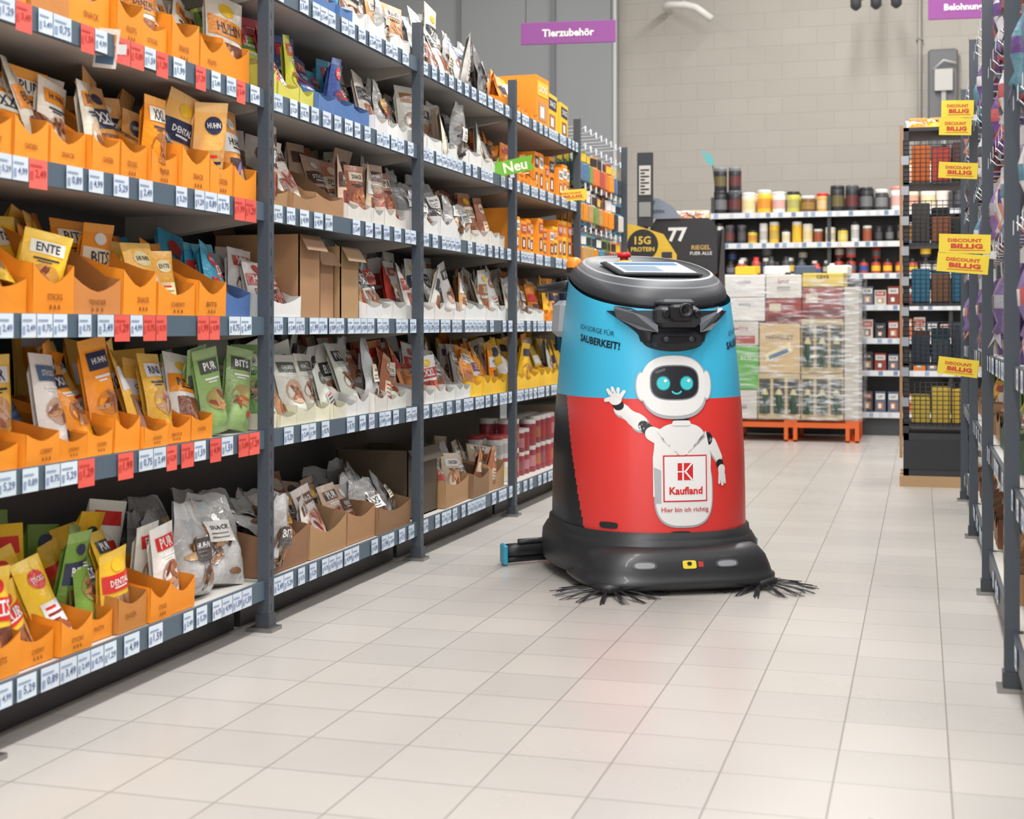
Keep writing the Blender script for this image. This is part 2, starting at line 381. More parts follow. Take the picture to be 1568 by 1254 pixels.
def open_box(mb, M, w, d, h, col):
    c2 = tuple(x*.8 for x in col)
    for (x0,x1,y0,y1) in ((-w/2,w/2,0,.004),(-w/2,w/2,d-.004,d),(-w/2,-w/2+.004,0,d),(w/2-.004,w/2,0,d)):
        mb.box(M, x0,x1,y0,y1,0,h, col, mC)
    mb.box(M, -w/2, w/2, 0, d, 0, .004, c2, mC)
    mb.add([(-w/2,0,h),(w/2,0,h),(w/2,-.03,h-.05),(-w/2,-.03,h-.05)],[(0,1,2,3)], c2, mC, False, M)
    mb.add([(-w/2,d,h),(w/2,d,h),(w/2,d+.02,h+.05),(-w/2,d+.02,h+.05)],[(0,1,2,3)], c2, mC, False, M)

# ---------------------------------------------------------------- room
def mat_floor():
    m = bpy.data.materials.new('floor_tiles'); m.use_nodes = True; nt = m.node_tree; b = nt.nodes['Principled BSDF']
    tc = nt.nodes.new('ShaderNodeTexCoord'); mp = nt.nodes.new('ShaderNodeMapping')
    mp.inputs['Location'].default_value = (-.057, .03, 0)
    br = nt.nodes.new('ShaderNodeTexBrick'); br.offset = 0.0; br.squash = 1.0
    br.inputs['Scale'].default_value = 1; br.inputs['Brick Width'].default_value = .2235; br.inputs['Row Height'].default_value = .2235
    br.inputs['Mortar Size'].default_value = .0021; br.inputs['Mortar Smooth'].default_value = .4
    br.inputs['Color1'].default_value = (*lin((185,181,176)),1); br.inputs['Color2'].default_value = (*lin((194,189,183)),1)
    br.inputs['Mortar'].default_value = (*lin((142,137,130)),1)
    n = nt.nodes.new('ShaderNodeTexNoise'); n.inputs['Scale'].default_value = 1.6; n.inputs['Detail'].default_value = 5
    mr = nt.nodes.new('ShaderNodeMapRange'); mr.inputs['To Min'].default_value = .92; mr.inputs['To Max'].default_value = 1.06
    hs = nt.nodes.new('ShaderNodeMix'); hs.data_type = 'RGBA'; hs.blend_type = 'MULTIPLY'; hs.inputs[0].default_value = 1
    nt.links.new(tc.outputs['Object'], mp.inputs[0]); nt.links.new(mp.outputs[0], br.inputs['Vector'])
    nt.links.new(tc.outputs['Object'], n.inputs['Vector'])
    nt.links.new(n.outputs['Fac'], mr.inputs['Value'])
    nt.links.new(br.outputs['Color'], hs.inputs[6]); nt.links.new(mr.outputs[0], hs.inputs[7])
    nt.links.new(hs.outputs[2], b.inputs['Base Color'])
    b.inputs['Specular IOR Level'].default_value = .6
    mr2 = nt.nodes.new('ShaderNodeMapRange'); mr2.inputs['To Min'].default_value = .22; mr2.inputs['To Max'].default_value = .36
    nt.links.new(n.outputs['Fac'], mr2.inputs['Value']); nt.links.new(mr2.outputs[0], b.inputs['Roughness'])
    bp = nt.nodes.new('ShaderNodeBump'); bp.inputs['Strength'].default_value = .3; bp.inputs['Distance'].default_value = .002; bp.invert = True
    nt.links.new(br.outputs['Fac'], bp.inputs['Height']); nt.links.new(bp.outputs[0], b.inputs['Normal'])
    return m
def mat_block(name, c1, c2, mort, bw=.33, rh=.165):
    m = bpy.data.materials.new(name); m.use_nodes = True; nt = m.node_tree; b = nt.nodes['Principled BSDF']
    tc = nt.nodes.new('ShaderNodeTexCoord'); sp = nt.nodes.new('ShaderNodeSeparateXYZ'); cb = nt.nodes.new('ShaderNodeCombineXYZ')
    br = nt.nodes.new('ShaderNodeTexBrick'); br.inputs['Scale'].default_value = 1
    br.inputs['Brick Width'].default_value = bw; br.inputs['Row Height'].default_value = rh; br.inputs['Mortar Size'].default_value = .004
    br.inputs['Mortar Smooth'].default_value = .8
    br.inputs['Color1'].default_value = (*lin(c1),1); br.inputs['Color2'].default_value = (*lin(c2),1); br.inputs['Mortar'].default_value = (*lin(mort),1)
    nt.links.new(tc.outputs['Object'], sp.inputs[0])
    ad = nt.nodes.new('ShaderNodeMath'); nt.links.new(sp.outputs[0], ad.inputs[0]); nt.links.new(sp.outputs[1], ad.inputs[1])
    nt.links.new(ad.outputs[0], cb.inputs[0]); nt.links.new(sp.outputs[2], cb.inputs[1])
    nt.links.new(cb.outputs[0], br.inputs['Vector']); nt.links.new(br.outputs['Color'], b.inputs['Base Color'])
    b.inputs['Roughness'].default_value = .8
    bp = nt.nodes.new('ShaderNodeBump'); bp.inputs['Strength'].default_value = .3; bp.inputs['Distance'].default_value = .003; bp.invert = True
    nt.links.new(br.outputs['Fac'], bp.inputs['Height']); nt.links.new(bp.outputs[0], b.inputs['Normal'])
    return m
def shell(name, x0,x1,y0,y1,z0,z1, mat):
    mb = MB(); mb.box(None, x0,x1,y0,y1,z0,z1,(200,200,200),0)
    return mb.build(name, mats=[mat])
BLK = mat_block('painted_block_wall', (178,172,164), (174,168,160), (161,155,147))
shell('floor', -6, 4, -2, 14.2, -.1, 0, mat_floor())
shell('wall_back', -6, 4, 14, 14.2, 0, 5.4, BLK)
shell('wall_left', -6.2, -6, -2, 14.2, 0, 5.4, BLK)
shell('wall_right', 4, 4.2, -2, 14.2, 0, 5.4, BLK)
CE = bpy.data.materials.new('ceiling_panels'); CE.use_nodes = True
nt = CE.node_tree; nn = nt.nodes.new('ShaderNodeTexNoise'); nn.inputs['Scale'].default_value = 3; rp = nt.nodes.new('ShaderNodeMapRange')
rp.inputs['To Min'].default_value = .62; rp.inputs['To Max'].default_value = .7
nt.links.new(nn.outputs['Fac'], rp.inputs['Value']); nt.links.new(rp.outputs[0], nt.nodes['Principled BSDF'].inputs['Base Color'])
shell('ceiling', -6.2, 4.2, -2, 14.2, 5.4, 5.5, CE)

mb = MB()
xg1 = ux(945, 13.9); xg0 = -6
mb.box(None, xg0, xg1, 13.88, 13.99, 0, 5.38, (146,149,152), mP)
xm = ux(848, 13.88)
for x in (xm, xm-1.0, xm-2):
    mb.box(None, x-.02, x+.02, 13.85, 13.88, 0, 5.38, (118,121,124), mP)
mb.box(None, xg1-.03, xg1+.0, 13.86, 13.88, 0, 5.38, (205,205,204), mP)
mb.build('sheet_metal_cladding')
mb = MB(); xc_ = ux(1408, 13.95)
mb.tube([(xc_,13.95,1.2),(xc_,13.95,5.3)], .018, (160,154,146), mP)
for z in (1.6,2.6,3.6,4.6): mb.box(None, xc_-.03, xc_+.03, 13.93, 13.99, z, z+.02, (120,118,114), mP)
mb.build('wall_conduit')
mb = MB(); x1 = ux(1018,13.7); x2 = ux(1068,13.7); x3 = ux(1092,13.7)
mb.tube([(x1,13.95,4.02),(x1,13.7,4.01),(x1+.06,13.6,4.0),(x2-.1,13.6,3.99),(x2,13.6,3.96),(x3,13.6,3.84)], .035, (222,220,215), mP, 12)
mb.tube([(x2-.12,13.6,4.0),(x2-.12,13.6,5.38)], .015, (200,198,192), mP, 8)
mb.build('ventilation_pipe')
mb = MB(); xk = ux(1345,13.5)
mb.tube([(xk-.22,13.5,3.9),(xk-.1,13.5,3.96),(xk+.2,13.5,3.93)], .03, (96,96,100), mP, 8)
for dx in (-.2, -.02, .16): mb.lathe(T((xk+dx,13.5,3.82)) @ RX(.5), [(.02,0),(.05,.03),(.05,.10),(.03,.14)], (70,72,78), mL, 12)
mb.tube([(xk,13.5,3.96),(xk,13.5,5.38)], .012, (90,90,94), mP, 6)
mb.build('spotlight_rail')
mb = MB(); xa, xb = ux(1421,13.9), ux(1467,13.9)
mb.bbox(None, xa, xb, 13.9, 13.98, 2.45, 3.5, .02, (104,104,106), mP)
mb.box(None, xa+.06, xa+.22, 13.84, 13.9, 3.1, 3.3, (190,188,184), mP)
mb.box(None, xa+.12, xa+.16, 13.86, 13.9, 2.6, 3.1, (170,168,166), mP)
mb.tube([(xa+.05,13.86,3.3),(xa+.14,13.84,3.38),(xa+.25,13.86,3.35)], .012, (190,190,190), mP)
mb.build('wall_cabinet')

# ---------------------------------------------------------------- LEFT SHELVING
XF = -1.86; BAY = 1.325; Y0 = 3.85
TIERS = [.145, .59, .925, 1.262, 1.595, 1.93]
ML = Matrix(((0,-1,0,XF),(1,0,0,0),(0,0,1,0),(0,0,0,1)))
PR = ['1,59','0,89','2,49','1,99','4,99','0,75','1,29','3,49','5,29']
def tags(mb, M0, L, zt, hgt, dens=.75, red=0.0, wide=.056):
    a = .035
    while a < L-.075:
        if R.random() < dens:
            w = wide*R.uniform(.9, 1.25); isr = R.random() < red
            c = jit((234,96,84) if isr else (212,224,235), 7)
            ex = .012 if isr else 0.0
            f = -.004
            mb.add([(a,f,zt-hgt+.001-ex),(a+w,f,zt-hgt+.001-ex),(a+w,f,zt+.001),(a,f,zt+.001)],[(0,1,2,3)],c,mC,False,M0)
            tc_ = (84,104,146) if not isr else (176,44,40)
            text(mb, M0 @ T((a+w*.62, f-.0012, zt-hgt*.6)), R.choice(PR), w*.6, tc_, mC, .015)
            mb.add([(a+w*.06,f-.001,zt-hgt*.3),(a+w*.7,f-.001,zt-hgt*.3),(a+w*.7,f-.001,zt-hgt*.22),(a+w*.06,f-.001,zt-hgt*.22)],[(0,1,2,3)],(140,158,188) if not isr else (196,60,54),mC,False,M0)
            mb.add([(a+w*.06,f-.001,zt-hgt*.85),(a+w*.22,f-.001,zt-hgt*.85),(a+w*.22,f-.001,zt-hgt*.5),(a+w*.06,f-.001,zt-hgt*.5)],[(0,1,2,3)],(140,160,192) if not isr else (206,70,62),mC,False,M0)
            a += w+.003 if R.random() < .45 else w+R.uniform(.015,.06)
        else: a += R.uniform(.05,.1)
def post(mb, M, h=2.07, w=.036):
    mb.box(M, -w/2, w/2, -.012, w-.012, .012, h, SLATE, mP)
    for k in range(int(h/.05)):
        z = .06+k*.05
        mb.box(M, -.003, .003, -.0125, -.011, z, z+.02, (44,48,52), mP)
    mb.box(M, -.035, .035, -.03, .05, 0, .012, (150,148,144), mM)
    mb.box(M, -w/2-.006, w/2+.006, -.016, w-.008, .012, .05, (60,64,70), mP)
def shelf_bay(parent, M0, L, tiers, red=0.0, depth=.46, label_dens=.8, strip=STRIP):
    mb = MB()
    for k, z in enumerate(tiers):
        mb.box(M0, .018, L-.018, .012, depth, z-.03, z-.002, (202,199,193), mP)
        mb.box(M0, .02, L-.02, 0, .012, z-.05, z+.004, strip, mP)
        for a in (.02, L-.028):
            mb.add([(a,.02,z-.03),(a,depth,z-.03),(a,depth,z-.11),(a,.03,z-.05)],[(0,1,2,3)],(160,152,142),mP,False,M0)
            mb.add([(a+.008,.02,z-.03),(a+.008,depth,z-.03),(a+.008,depth,z-.11),(a+.008,.03,z-.05)],[(0,1,2,3)],(160,152,142),mP,False,M0)
        tags(mb, M0, L, z+.002, .052, label_dens, red if k > 0 else 0)
    mb.box(M0, 0, L, depth, depth+.02, .02, 2.05, (92,91,90), mP)
    mb.box(M0, .02, L-.02, .1, .12, 0, tiers[0]-.03, (40,40,42), mP)
    return mb.build('shelves_and_price_rails', parent)

K_ORG = (ORG, ST_ORG, .07, .18, .25, 3, 0)
K_ORGC = (ORG, ST_CHK, .07, .2, .22, 2, 0)
K_WO = (ORG, ST_WO, .05, .13, .26, 3, 0)
K_MIX = (ORG, ST_MIX, .06, .13, .24, 3, 0)
K_GRN = (None, ST_GRN, 0, 0, .23, 3, 0)
K_GRNT = ((226,222,196), ST_GRN, .035, .07, .245, 3, 1)
K_BRN = (BRN, ST_MEAT, .05, .17, .22, 2, 0)
K_BRC = (BRN, ST_CLR, .08, .17, .22, 2, 0)
K_BRM = (BRN, ST_MEAT, .08, .17, .2, 2, 0)
K_WHT = (WHT, ST_WHT, .045, .1, .23, 3, 1)
K_WHM = ((224,220,212), ST_MEAT, .045, .1, .24, 3, 1)
K_WHB = (None, ST_WHT, 0, 0, .3, 3, 0)
K_GRY = ((226,225,221), ST_GRY, .04, .09, .24, 3, 1)
K_CLR = (None, ST_CLR, 0, 0, .25, 3, 0)
K_DKC = (None, ST_DKC, 0, 0, .26, 3, 0)
K_CLRW = ((228,227,223), ST_CLR, .05, .09, .24, 3, 1)
K_BLU = ((84,120,178), ST_BLUE, .055, .11, .23, 3, 1)
K_LIM = ((208,202,84), ST_LIME, .05, .09, .24, 3, 1)
K_RED = ((230,227,222), ST_RED, .04, .09, .24, 3, 1)
K_YW = (YEL, ST_YW, .05, .12, .23, 3, 0)
K_ORGB = (ORG, ST_ORG, .04, .09, .22, 3, 1)
FILL = {
 0: [[(1,K_MIX,.16)],[(1,K_WO,.15)],[(1,K_ORGC,.17)],[(1,K_ORG,.15)],[(1,K_ORG,.16)],[(1,K_WHB,.15)]],
 1: [[(.72,K_MIX,.13),(.28,K_CLR,.26)],[(.82,K_WO,.13),(.18,K_GRN,.11)],[(.86,K_ORGC,.17),(.14,K_BLU,.16)],[(1,K_ORG,.145)],[(1,K_ORG,.155)],[(.5,K_LIM,.13),(.5,K_WHB,.14)]],
 2: [[(.27,K_BRC,.3),(.46,K_BRM,.3),(.27,K_BRC,.3)],[(.5,K_GRNT,.12),(.2,K_GRY,.13),(.3,K_WHM,.14)],[(.22,K_WHT,.2),(.42,'BOX',.17),(.36,K_GRY,.16)],[(.5,K_BRN,.2),(.5,K_WHM,.14)],[(.3,K_LIM,.13),(.4,K_BLU,.15),(.3,K_WHT,.13)],[(.25,K_YW,.12),(.3,K_BLU,.14),(.45,K_WHT,.14)]],
 3: [[(.3,'DBOX',.2),(.7,K_BRM,.3)],[(.3,K_RED,.14),(.3,K_GRY,.15),(.4,K_YW,.14)],[(.5,K_RED,.14),(.5,K_WHT,.15)],[(.5,K_CLRW,.17),(.5,K_WHM,.14)],[(.4,K_WHT,.16),(.3,K_CLRW,.16),(.3,K_GRY,.14)],[(.7,K_WHB,.15),(.3,K_DKC,.17)]],
 4: [[(1,'CANS',0)],[(1,K_YW,.13)],[(.5,K_WHT,.15),(.5,K_ORGB,.12)],[(1,'OC',.1)],[(.4,K_ORGB,.12),(.6,'OC',.1)],[(.4,K_ORGB,.13),(.6,'YC',.22)]],
}
gond = empty('supermarket_shelving')
stock = empty('pet_snack_stock')
pm = MB()
for i in range(0, 7): post(pm, ML @ T((Y0-2*BAY+i*BAY, 0, 0)))
pm.build('uprights', gond)
for b in range(0, 5):
    ys = Y0-2*BAY+b*BAY
    M0 = ML @ T((ys, 0, 0))
    shelf_bay(gond, M0, BAY, TIERS, red=.4 if b <= 1 else .0, label_dens=.92)
    mb = MB()
    for k, z in enumerate(TIERS):
        a = .03; L = BAY-.06
        for fr, kind, tw in FILL[b][k]:
            seg = L*fr
            Mx = M0 @ T((0, .022, 0))
            if kind in ('BOX', 'DBOX'):
                n = int(seg/tw)
                for i in range(n):
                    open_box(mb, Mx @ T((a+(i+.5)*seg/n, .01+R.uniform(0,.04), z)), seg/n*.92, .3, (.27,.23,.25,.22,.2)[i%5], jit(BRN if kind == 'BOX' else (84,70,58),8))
            elif kind == 'OC':
                bay_cartons(mb, Mx, seg, z, [(ORG,NAVY),(ORG,WHT),(YEL,ORG2),(ORG,(196,80,40))], .1, .2, a)
            elif kind == 'YC':
                bay_cartons(mb, Mx, seg, z, [(ORG,YEL),(YEL,NAVY)], .24, .24, a)
            elif kind == 'CANS':
                bay_cans(mb, Mx, seg, z, [((190,70,80),(216,200,200)),((226,223,219),(190,70,70)),((150,60,70),(226,222,218))], .045, .13, a, 2, .9)
            else:
                bay_fill(mb, Mx, seg, z, kind, a, tw, far=b > 3 or b == 0)
            a += seg
    mb.build('packages', stock)
mb = MB(); M0 = ML @ T((Y0+3*BAY, 0, 0)); sb = MB()
mb.box(M0, .0, BAY, .4, .42, .02, 2.05, (96,98,100), mP)
for z in TIERS[:1]:
    mb.box(M0, .02, BAY-.02, 0, .4, z-.03, z, (200,198,192), mP); mb.box(M0, .02, BAY-.02, -.005, .01, z-.05, z+.004, STRIP, mP)
mb.box(M0, .02, BAY-.02, .1, .12, 0, .11, (44,44,46), mP)
pal5 = [ORG,(230,120,60),(76,150,184),(80,120,164),(56,56,62),(218,213,205),(184,72,60),(122,158,88),(208,160,98),(94,94,104)]
for r, z in enumerate((.45,.70,.95,1.2,1.45,1.70,1.93,2.03)):
    for i in range(9):
        a = .09+i*.143
        mb.tube([(a,.4,z),(a,.04,z+.012),(a,.015,z+.03)], .003, (200,202,206), mM, 5, M0)
        mb.add([(a-.02,.012,z),(a+.02,.012,z),(a+.02,.012,z+.035),(a-.02,.012,z+.035)],[(0,1,2,3)],(226,232,240),mC,False,M0)
        if r == 7: continue
        c1 = R.choice(pal5); c2 = R.choice(pal5)
        for k in range(4):
            b = .03+k*.035; h = .2; M = M0 @ T((a,b,z-h-.01)) @ RZ(R.uniform(-.2,.2))
            sb.bbox(M, -.06,.06,0,.004,0,h,.002, c1, mC)
            sb.bbox(M, -.046,.046,-.024,-.001,.02,h*.62,.006, c2, mF)
            sb.add([(-.05,-.002,h*.7),(.05,-.002,h*.7),(.05,-.002,h*.93),(-.05,-.002,h*.93)],[(0,1,2,3)], R.choice([WHT,YEL,DARK]), mC, False, M)
mb.build('hook_wall', gond); sb.build('hanging_packs', stock)
rg = empty('toy_shelving')

def flag(name, parent, u, d, v, w, h, bg, txt, tcol, n=1, ang=0.0, arrow=False, two=None):
    xc = (u-784)/FP*d; x = -SN*d+CS*xc; y = CS*d+SN*xc; z = HC+(500-v)/FP*d
    M = T((x,y,z)) @ RZ(TH*.3) @ RY(ang)
    mb = MB()
    for i in range(n):
        zz = -i*h*1.02 + (n-1)*h*.5
        Mi = M @ T((R.uniform(-.008,.008)*i,0,zz)) @ RY(R.uniform(-.06,.06))
        if arrow: pts = [(-w/2,.0),(-w*.28,-h*.72),(-w*.3,-h*.42),(w/2,-h*.42),(w*.44,0),(w/2,h*.42),(-w*.3,h*.42),(-w*.28,h*.72)]
        else: pts = [(-w/2,-h/2),(w/2,-h/2),(w/2,h/2),(-w/2,h/2)]
        N = len(pts)
        vs = [(a,-.001,c) for a,c in pts]+[(a,.001,c) for a,c in pts]
        fs = [tuple(range(N)), tuple(range(2*N-1,N-1,-1))]+[(k,(k+1)%N,(k+1)%N+N,k+N) for k in range(N)]
        mb.add(vs, fs, bg, mC, False, Mi)
        if two:
            text(mb, Mi @ T((0,-.0022,h*.18)), two[0], w*.66, tcol, mC, .03, h=h*.18); text(mb, Mi @ T((w*.04,-.0022,-h*.12)), two[1], w*.62, tcol, mC, .05, h=h*.25)
            mb.add([(-w*.3,-.0018,-h*.36),(w*.4,-.0018,-h*.34),(w*.4,-.0018,-h*.31),(-w*.3,-.0018,-h*.33)],[(0,1,2,3)],tcol,mC,False,Mi)
        elif txt == 'card':
            for q, cc in enumerate(((90,120,150),(180,120,70),(214,150,60))): mb.add([(-w*.4,-.002,-h*.4+q*h*.28),(w*.4,-.002,-h*.4+q*h*.28),(w*.4,-.002,-h*.2+q*h*.28),(-w*.4,-.002,-h*.2+q*h*.28)],[(0,1,2,3)],cc,mC,False,Mi)
        else: text(mb, Mi @ T((w*.06,-.0022,0)), txt, w*.56, tcol, mC, .03)
    if not arrow: mb.box(M, w/2-.02, w/2+.02, .001,.005,-.012,.012,(220,220,220),mL)
    else: mb.box(M, -.02,.0,.001,.006,-.05,.012,(220,220,220),mL)
    mb.build(name, parent)
YT = (244,218,70); RT = (214,74,60)
flag('arrow_flag', gond, 785, 6.55, 255, .2, .08, (116,186,54), 'Neu', (245,250,220), ang=radians(-10), arrow=True)
flag('discount_flag', gond, 875, 7.75, 299, .17, .06, YT, '', RT, ang=radians(-6), two=('DISCOUNT','BILLIG'))
flag('discount_flag', rg, 1466, 5.95, 180, .13, .072, YT, '', RT, 2, radians(1), two=('DISCOUNT','BILLIG'))
flag('discount_flag', rg, 1467, 5.5, 261, .145, .062, YT, '', RT, 1, radians(3), two=('DISCOUNT','BILLIG'))
flag('discount_flag', rg, 1476, 4.45, 388, .155, .06, YT, '', RT, 2, radians(4), two=('DISCOUNT','BILLIG'))
flag('discount_flag', rg, 1467, 5.4, 562, .148, .066, YT, '', RT, 1, radians(8), two=('DISCOUNT','BILLIG'))
flag('info_card', gond, 163, 3.42, 74, .06, .095, (228,222,212), 'card', (200,110,60), 1, radians(6))

# ---------------------------------------------------------------- RIGHT SHELVING
XR = .21
MR = Matrix(((0,1,0,XR),(-1,0,0,0),(0,0,1,0),(0,0,0,1)))
pm = MB()
RY0 = 3.72
for i in range(-1, 4): post(pm, MR @ T((-(RY0+i*BAY), 0, 0)), h=2.12)
pm.build('uprights', rg)
sm = MB(); sh = MB()
palR = [(150,150,158),(124,96,150),(104,72,134),(86,130,144),(190,130,110),(200,200,202),(76,76,82),(180,90,90),(196,196,200),(90,66,120)]
for b in range(-1, 3):
    ys = RY0+(b+1)*BAY; M0 = MR @ T((-ys, 0, 0))
    sh.box(M0, 0, BAY, .42,.44,.02,2.1,(100,102,104),mP)
    for z in (.145,.5,.8):
        sh.box(M0,.02,BAY-.02,.012,.42,z-.03,z,(200,198,192),mP); sh.box(M0,.02,BAY-.02,.008,.02,z-.05,z+.004,SLATE,mP)
        tags(sh, M0 @ T((0,.007,0)), BAY, z+.002,.05,.5)
    for z in (.145,.5):
        bay_fill(sm, M0 @ T((0,.04,0)), BAY-.08, z, (R.choice([(90,110,90),(180,140,100),(150,104,76)]), ST_MIX+ST_GRN+ST_GRY,.06,.11,.2,2,1), .04, .15, far=b > 0)
    for r, z in enumerate((1.12,1.42,1.72,2.02)):
        for i in range(8):
            a = .1+i*.16
            sh.tube([(a,.42,z),(a,.03,z+.012),(a,.01,z+.03)], .003, (205,205,210), mM, 5, M0)
            sh.add([(a-.02,.004,z),(a+.02,.004,z),(a+.02,.004,z+.035),(a-.02,.004,z+.035)],[(0,1,2,3)],(226,232,240),mC,False,M0)
            c1 = R.choice(palR) if r else R.choice([(104,80,134),(124,104,150),(96,80,120)]); c2 = R.choice(palR)
            for k in range(3):
                bb = .05+k*.09; M = M0 @ T((a,bb,z-.01)) @ RZ(R.uniform(-.4,.4)) @ RX(R.uniform(-.1,.1))
                sm.bbox(M,-.045,.045,-.003,.003,-.05,0,.002,(206,206,208),mC)
                L = .2
                sm.lathe(M @ T((0,-.006,-.05-L)), [(.006,0,c1),(.03,.02,c1),(.018,.05,c1),(.034,.09,c2),(.036,.13,c1),(.022,.17,c1),(.008,.2,c1)], c1, mF, 10)
                sm.add([(0,-.03,-.25),(.05,-.03,-.28),(.0,-.02,-.2),(-.05,-.03,-.28)],[(0,1,2),(0,2,3)],c2,mF,False,M)
    bay_cartons(sm, M0 @ T((0,.04,0)), BAY-.1, .8, [((104,84,130),(130,116,150)),((200,195,188),(106,80,130)),((112,90,132),(200,200,200))], .14,.2,.05)
sh.build('back_panel_and_rails', rg); sm.build('hanging_toys', rg)

# ---------------------------------------------------------------- wire cage display
cg = empty('wire_basket_rack'); mb = MB(); ct = MB()
xa, xb, ya, yb = -.095, .27, 8.32, 8.75; BK = (42,44,48)
mb.box(None, xa-.0, xb, ya, yb, .06, .30, (50,51,54), mP)
mb.box(None, xa-.0, xb, ya-.006, ya, .10, .26, (40,41,44), mP)
for x in (xa, xb-.03):
    for y in (ya, yb-.03): mb.box(None, x, x+.03, y, y+.03, .06, 2.02, BK, mP)
for k in range(3): mb.box(None, xa-.02, xb+.02, ya-.02+k*.18, ya+.07+k*.18, 0, .06, (176,144,106), mC)
lev = [.34,.68,1.02,1.36,1.70]
for z in lev:
    mb.box(None, xa, xb, ya, yb, z, z+.012, BK, mP)
    for zz in [z+.02+.025*i for i in range(10)]:
        mb.tube([(xa,ya,zz),(xb,ya,zz)], .0024, BK, mP, 5); mb.tube([(xa,ya,zz),(xa,yb,zz)], .0024, BK, mP, 5)
    for i in range(13):
        x = xa+(xb-xa)*i/12; mb.tube([(x,ya,z),(x,ya,z+.25)], .002, BK, mP, 5)
    for i in range(9):
        y = ya+(yb-ya)*i/8; mb.tube([(xa,y,z),(xa,y,z+.25)], .002, BK, mP, 5)
mb.box(None, xa-.02, xa-.004, ya-.01, ya+.03, .16, 2.03, (168,128,92), mC)
mb.box(None, xa, xb, ya, yb, 2.0, 2.02, BK, mP)
for k in range(9): mb.box(None, xa-.012, xa+.03, ya-.012, ya-.002, .45+k*.17, .5+k*.17, (150,152,156), mM)
cc = [[(222,188,60),(212,180,66),(206,180,70)],[(60,84,100),(60,72,84),(110,84,64)],[(128,92,66),(60,130,160),(110,80,60)],[(58,58,62),(150,90,60),(76,70,70)],[(200,74,58),(90,60,58),(226,120,54)]]
for z, cl in zip(lev, cc):
    for i in range(3):
        for j in range(2):
            c = R.choice(cl); x = xa+.045+i*.11
            ct.bbox(None, x, x+.1, ya+.03+j*.18, ya+.19+j*.18, z+.013, z+R.uniform(.13,.24), .006, jit(c,10), mC)
for i in range(3): 
    pouch(ct, T((xa+.08+i*.11, ya+.1, 2.021)) @ RX(-1.1) @ RZ(.2*i), .12,.15,.05,R.choice(ST_ORG))
for i in range(3): ct.bbox(T((0,0,0)), xa+.03+i*.11, xa+.13+i*.11, ya+.2, ya+.34, 2.021, 2.1, .006, jit(ORG,10), mC)
mb.build('frame', cg); ct.build('contents', cg)

# ---------------------------------------------------------------- BACK SHELF
bk = empty('drinks_and_supplement_shelving'); YBK = 12.1
bx0 = ux(1088, YBK); BL = 2.9
MK = T((bx0, YBK, 0)); mb = MB(); ct = MB()
TB = [.19,.534,.80,1.075,1.337,1.60,1.856]
mb.box(MK, 0, BL, .42,.44,0,2.0,(80,80,82),mP)
mb.box(MK, 0, BL, .06,.08,0,.16,(70,72,76),mP)
for a in (0, .97, 1.94, BL-.03): mb.box(MK, a, a+.03, .03,.42,0,2.0,(56,58,62),mP)
for z in TB:
    mb.box(MK, 0, BL, .0,.42,z-.02,z,(190,190,186),mP); mb.box(MK, 0, BL, -.008,0,z-.042,z+.004,(220,222,224),mP)
    a = .03
    while a < BL-.06:
        mb.add([(a,-.01,z-.036),(a+.035,-.01,z-.036),(a+.035,-.01,z),(a,-.01,z)],[(0,1,2,3)],R.choice([(150,170,200),(120,140,170),(200,206,214)]),mC,False,MK); a += R.uniform(.06,.14)
CR = (236,222,196)
row = [(DARK,DARK,1),(DARK,(90,92,96),1),(CR,WHT,.9),(YEL,(226,226,220),1.0),(WHT,WHT,.9),((206,198,84),DARK,.9),((120,84,50),WHT,.7),((214,170,90),RED,.8),(DARK,DARK,1.1),(DARK,(80,80,84),1.1),(DARK,DARK,1.0),((64,64,68),WHT,.9),(WHT,(226,140,130),1),(CR,(232,150,70),1),(WHT,(232,150,70),1),((236,216,204),(230,160,110),1),(DARK,DARK,1),(WHT,(230,184,176),1),(WHT,(226,160,150),1),(DARK,WHT,.8),(DARK,DARK,1),((60,90,140),WHT,.9),(CR,RED,.9)]
for i, (c1, c2, hf_) in enumerate(row):
    a = .075+i*.1215
    for k in range(2): can(ct, MK @ T((a+R.uniform(-.006,.006), .085+k*.14, TB[6])), R.uniform(.05,.06), .2*hf_, c1, c2)
    if i in (0, 1, 13, 14, 17, 18): can(ct, MK @ T((a,.085,TB[6]+.2*hf_)), .055, .2, c1, (130,132,136) if i < 2 else c2)
bay_cans(ct, MK, BL, TB[5], [(DARK,DARK),((232,230,227),WHT),((64,64,68),(100,100,104)),((224,198,70),DARK),(CR,WHT),((150,96,60),WHT),(YEL,WHT),(WHT,DARK)], .042, .15, .02, 2, 0, fn=can, size=.25)
bay_cans(ct, MK, BL, TB[4], [(DARK,RED),((60,56,54),DARK),((230,226,222),(190,60,56)),((70,66,64),WHT),((190,70,60),DARK)], .045, .13, .02, 2, .2, fn=bottle)
for k in (3,2,1,0):
    bay_cartons(ct, MK @ T((0,.05,0)), BL, TB[k], [((208,204,198),(190,70,60)),((150,60,54),WHT),((62,66,72),(150,90,70)),((70,72,76),(60,60,64)),((206,180,90),(60,60,70)),((92,106,130),WHT),((60,58,60),(120,120,124)),((216,120,60),WHT)], .1,.16,0,.25)
mb.build('frame', bk); ct.build('tubs_and_bottles', bk)
mb = MB(); xt = ux(1086,12.2)
mb.tube([(xt+.08,12.2,1.84),(xt+.03,12.2,2.3)], .006, (60,60,60), mL)
mb.add([(xt-.07,12.19,2.42),(xt+.03,12.19,2.36),(xt+.05,12.19,2.27),(xt-.02,12.19,2.3)],[(0,1,2,3)],(100,176,178),mC)
mb.build('promotion_flag', bk)

